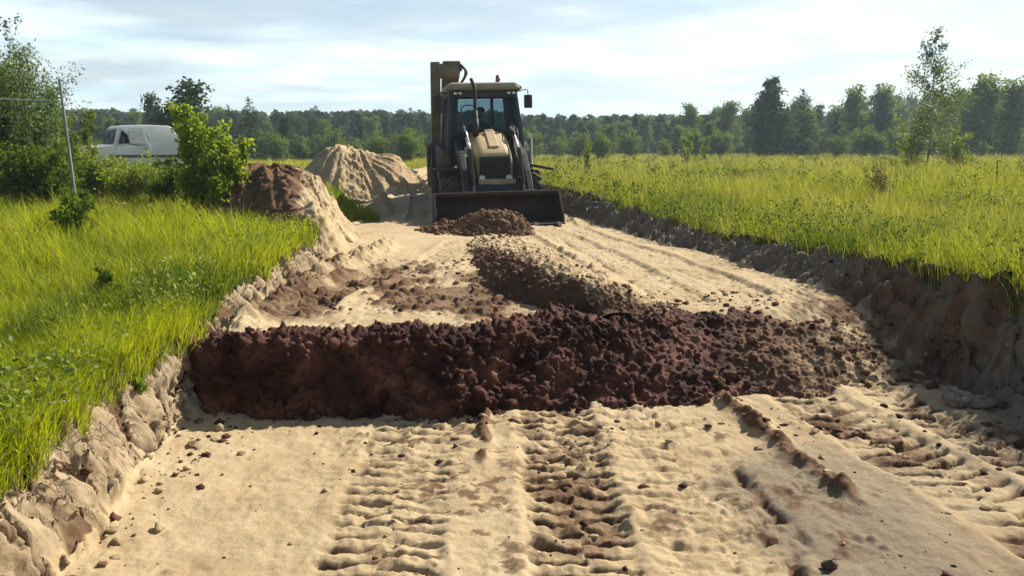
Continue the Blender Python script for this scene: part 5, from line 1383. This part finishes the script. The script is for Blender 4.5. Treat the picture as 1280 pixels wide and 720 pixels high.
for sy in (1, -1):
    q = lambda x, z: (x, sy * vw(z), z)
    dr = slab('door', [q(0.98, 0.52), q(-0.10, 0.52), q(-0.12, 1.10), q(0.02, 1.76), q(0.78, 1.76), q(1.0, 1.12)][::sy], (0, sy, 0.17), M_VAN, van, 0.012)
    slab('quarter_window', [q(0.95, 1.18), q(0.58, 1.18), q(0.62, 1.50), q(0.80, 1.66)][::sy], (0, sy, 0.17), M_VGL, dr, 0.018)
    slab('door_window', [q(0.56, 1.18), q(-0.02, 1.18), q(0.08, 1.66), q(0.56, 1.68)][::sy], (0, sy, 0.17), M_VGL2, dr, 0.018)
    gg = MB(); gg.tube([q(0.58, 1.16), q(-0.06, 1.16), q(0.06, 1.70), q(0.58, 1.71)], 0.014); gg.build('window_seal', M_TRIM, dr)
    MB().box((0.05, sy * (vw(1.02) + 0.025), 1.02), (0.12, 0.03, 0.03), bev=0.008).build('handle', M_TRIM, dr)
    gg = MB(); gg.box((0.84, sy * (vw(1.25) + 0.14), 1.30), (0.06, 0.16, 0.24), bev=0.02); gg.bar((0.86, sy * 0.76, 1.16), (0.84, sy * 0.88, 1.24), 0.03, 0.03); gg.build('mirror', M_TRIM, van)
    MB().box((0.0, sy * (vw(0.72) + 0.012), 0.72), (2.5, 0.03, 0.10), bev=0.01).build('rubbing_strip', M_TRIM, van)
    MB().cyl((1.98, sy * 0.58, 0.78), (2.05, sy * 0.58, 0.78), 0.10).build('headlight', M_LAMP, van)
    MB().box((-1.40, sy * 0.66, 0.9), (0.06, 0.12, 0.2), bev=0.01).build('tail_lamp', M_ORG, van)
    for wx in (1.32, -0.86):
        e = empty('wheel'); e.parent = van
        MB().lathe([(0.18, -0.09), (0.28, -0.10), (0.33, -0.07), (0.34, 0), (0.33, 0.07), (0.28, 0.10), (0.18, 0.09)], (0, 0, 0), 28).build('tyre', M_RUB, e)
        MB().lathe([(0.0, 0.05), (0.10, 0.06), (0.19, 0.08), (0.19, -0.08), (0.10, -0.06), (0, -0.05)], (0, 0, 0), 24).build('rim', M_VAN, e)
        e.location = (wx, sy * 0.74, 0.34); e.rotation_euler = (0, 0, R(90))
MB().box((2.03, 0, 0.50), (0.10, 1.6, 0.14), bev=0.03).build('bumper', M_TRIM, van)
MB().box((-1.46, 0, 0.50), (0.10, 1.55, 0.14), bev=0.03).build('bumper', M_TRIM, van)

# ------------------------------------------------------------------ leaning pole with its slack wire, stakes and twigs
M_POLE = paint('weathered_pole', (0.30, 0.30, 0.28), 0.8, (0.18, 0.17, 0.15), 0.4, 5)
M_WIRE = paint('pale_wire', (0.45, 0.47, 0.44), 0.6, (0.3, 0.3, 0.28), 0.3, 5)
ptop, pbot = Vector(at_d(74, 98, 11.6)), Vector(at_d(93, 214, 11.8)); pbot.z = gz(pbot.x, pbot.y) - 0.2
T = Tubes(); T.add(np.array([pbot, pbot.lerp(ptop, .5), ptop]), 0.024, 0.018, 10)
tag(link('pole', T.data('pole'), M_POLE), 'thin weathered grey pole leaning between the willow bush and the upright shrub', 'pole')
p2 = Vector((-13.5, 11.0, 0)); p2.z = gz(p2.x, p2.y) - 0.2; p2t = p2 + Vector((0.1, 0, 3.4))
a, b = Vector(at_d(77, 126, 11.55)), Vector(at_d(-180, 92, 11.3))
ww_ = [a.lerp(b, t) - Vector((0, 0, 0.10 * math.sin(math.pi * t))) for t in np.linspace(0, 1, 14)]
T = Tubes(); T.add(np.array(ww_), 0.009, 0.009, 6)
tag(link('wire', T.data('wire'), M_WIRE), 'slack pale wire tied to the leaning pole and crossing the willow bush', 'wire')
T = Tubes(); e0 = Vector((b.x, b.y, gz(b.x, b.y) - 0.2)); T.add(np.array([e0, e0.lerp(b, .5), b + Vector((0, 0, .1))]), 0.024, 0.018, 10)
tag(link('pole', T.data('pole'), M_POLE), 'second thin pole holding the far end of the slack wire beyond the willow bush', 'pole')
def stake(px, d, ptop_, r, lb, name='stake', cat='stake'):
    x, y, zt = at_d(px, ptop_, d); z0 = gz(x, y) - 0.1
    T = Tubes(); T.add(np.array([(x, y, z0), (x + .01, y, (z0 + zt) / 2), (x - 0.01, y, zt)]), r, r * 0.8, 7)
    tag(link(name, T.data(name), M_BARK), lb, cat)
stake(1248, 16, 200, 0.012, 'thin dark stake standing upright in the meadow beyond the birch shrubs')
stake(411, 21.5, 171, 0.014, 'thin pale dead stem standing beside the flat topped sand mound', 'dead_stem', 'dead stem')
def twig(pts, r, lb):
    T = Tubes(); T.add(catmull(np.array(pts), 14), r, r * 0.5, 6)
    tag(link('twig', T.data('twig'), M_POLE), lb, 'twig')
p = [at_d(88, 500, 4.05), at_d(112, 516, 3.98), at_d(146, 546, 3.9)]
twig(p, 0.006, 'pale dry twig sticking out over the near clay bank')
p = [at_d(60, 505, 3.7), at_d(78, 502, 3.75), at_d(98, 500, 3.9)]
twig(p, 0.008, 'short broken grey root poking from the top of the near clay bank')

# ------------------------------------------------------------------ haze
bm = bmesh.new(); bmesh.ops.create_cube(bm, size=1)
for v in bm.verts: v.co = Vector((v.co.x * 1700, v.co.y * 1000 + 350, v.co.z * 46 + 21.5))
me = bpy.data.meshes.new('haze'); bm.to_mesh(me); bm.free()
hm = bpy.data.materials.new('haze'); hm.use_nodes = True
hn = hm.node_tree; hn.nodes.clear()
ho_ = hn.nodes.new('ShaderNodeOutputMaterial'); hv = hn.nodes.new('ShaderNodeVolumePrincipled')
hv.inputs['Color'].default_value = (0.70, 0.88, 1.0, 1); hv.inputs['Density'].default_value = 0.0008; hv.inputs['Anisotropy'].default_value = 0.2
hn.links.new(hv.outputs[0], ho_.inputs['Volume'])
tag(link('haze', me, hm), 'thin pale blue haze over the distant woods', 'haze', kind='stuff')
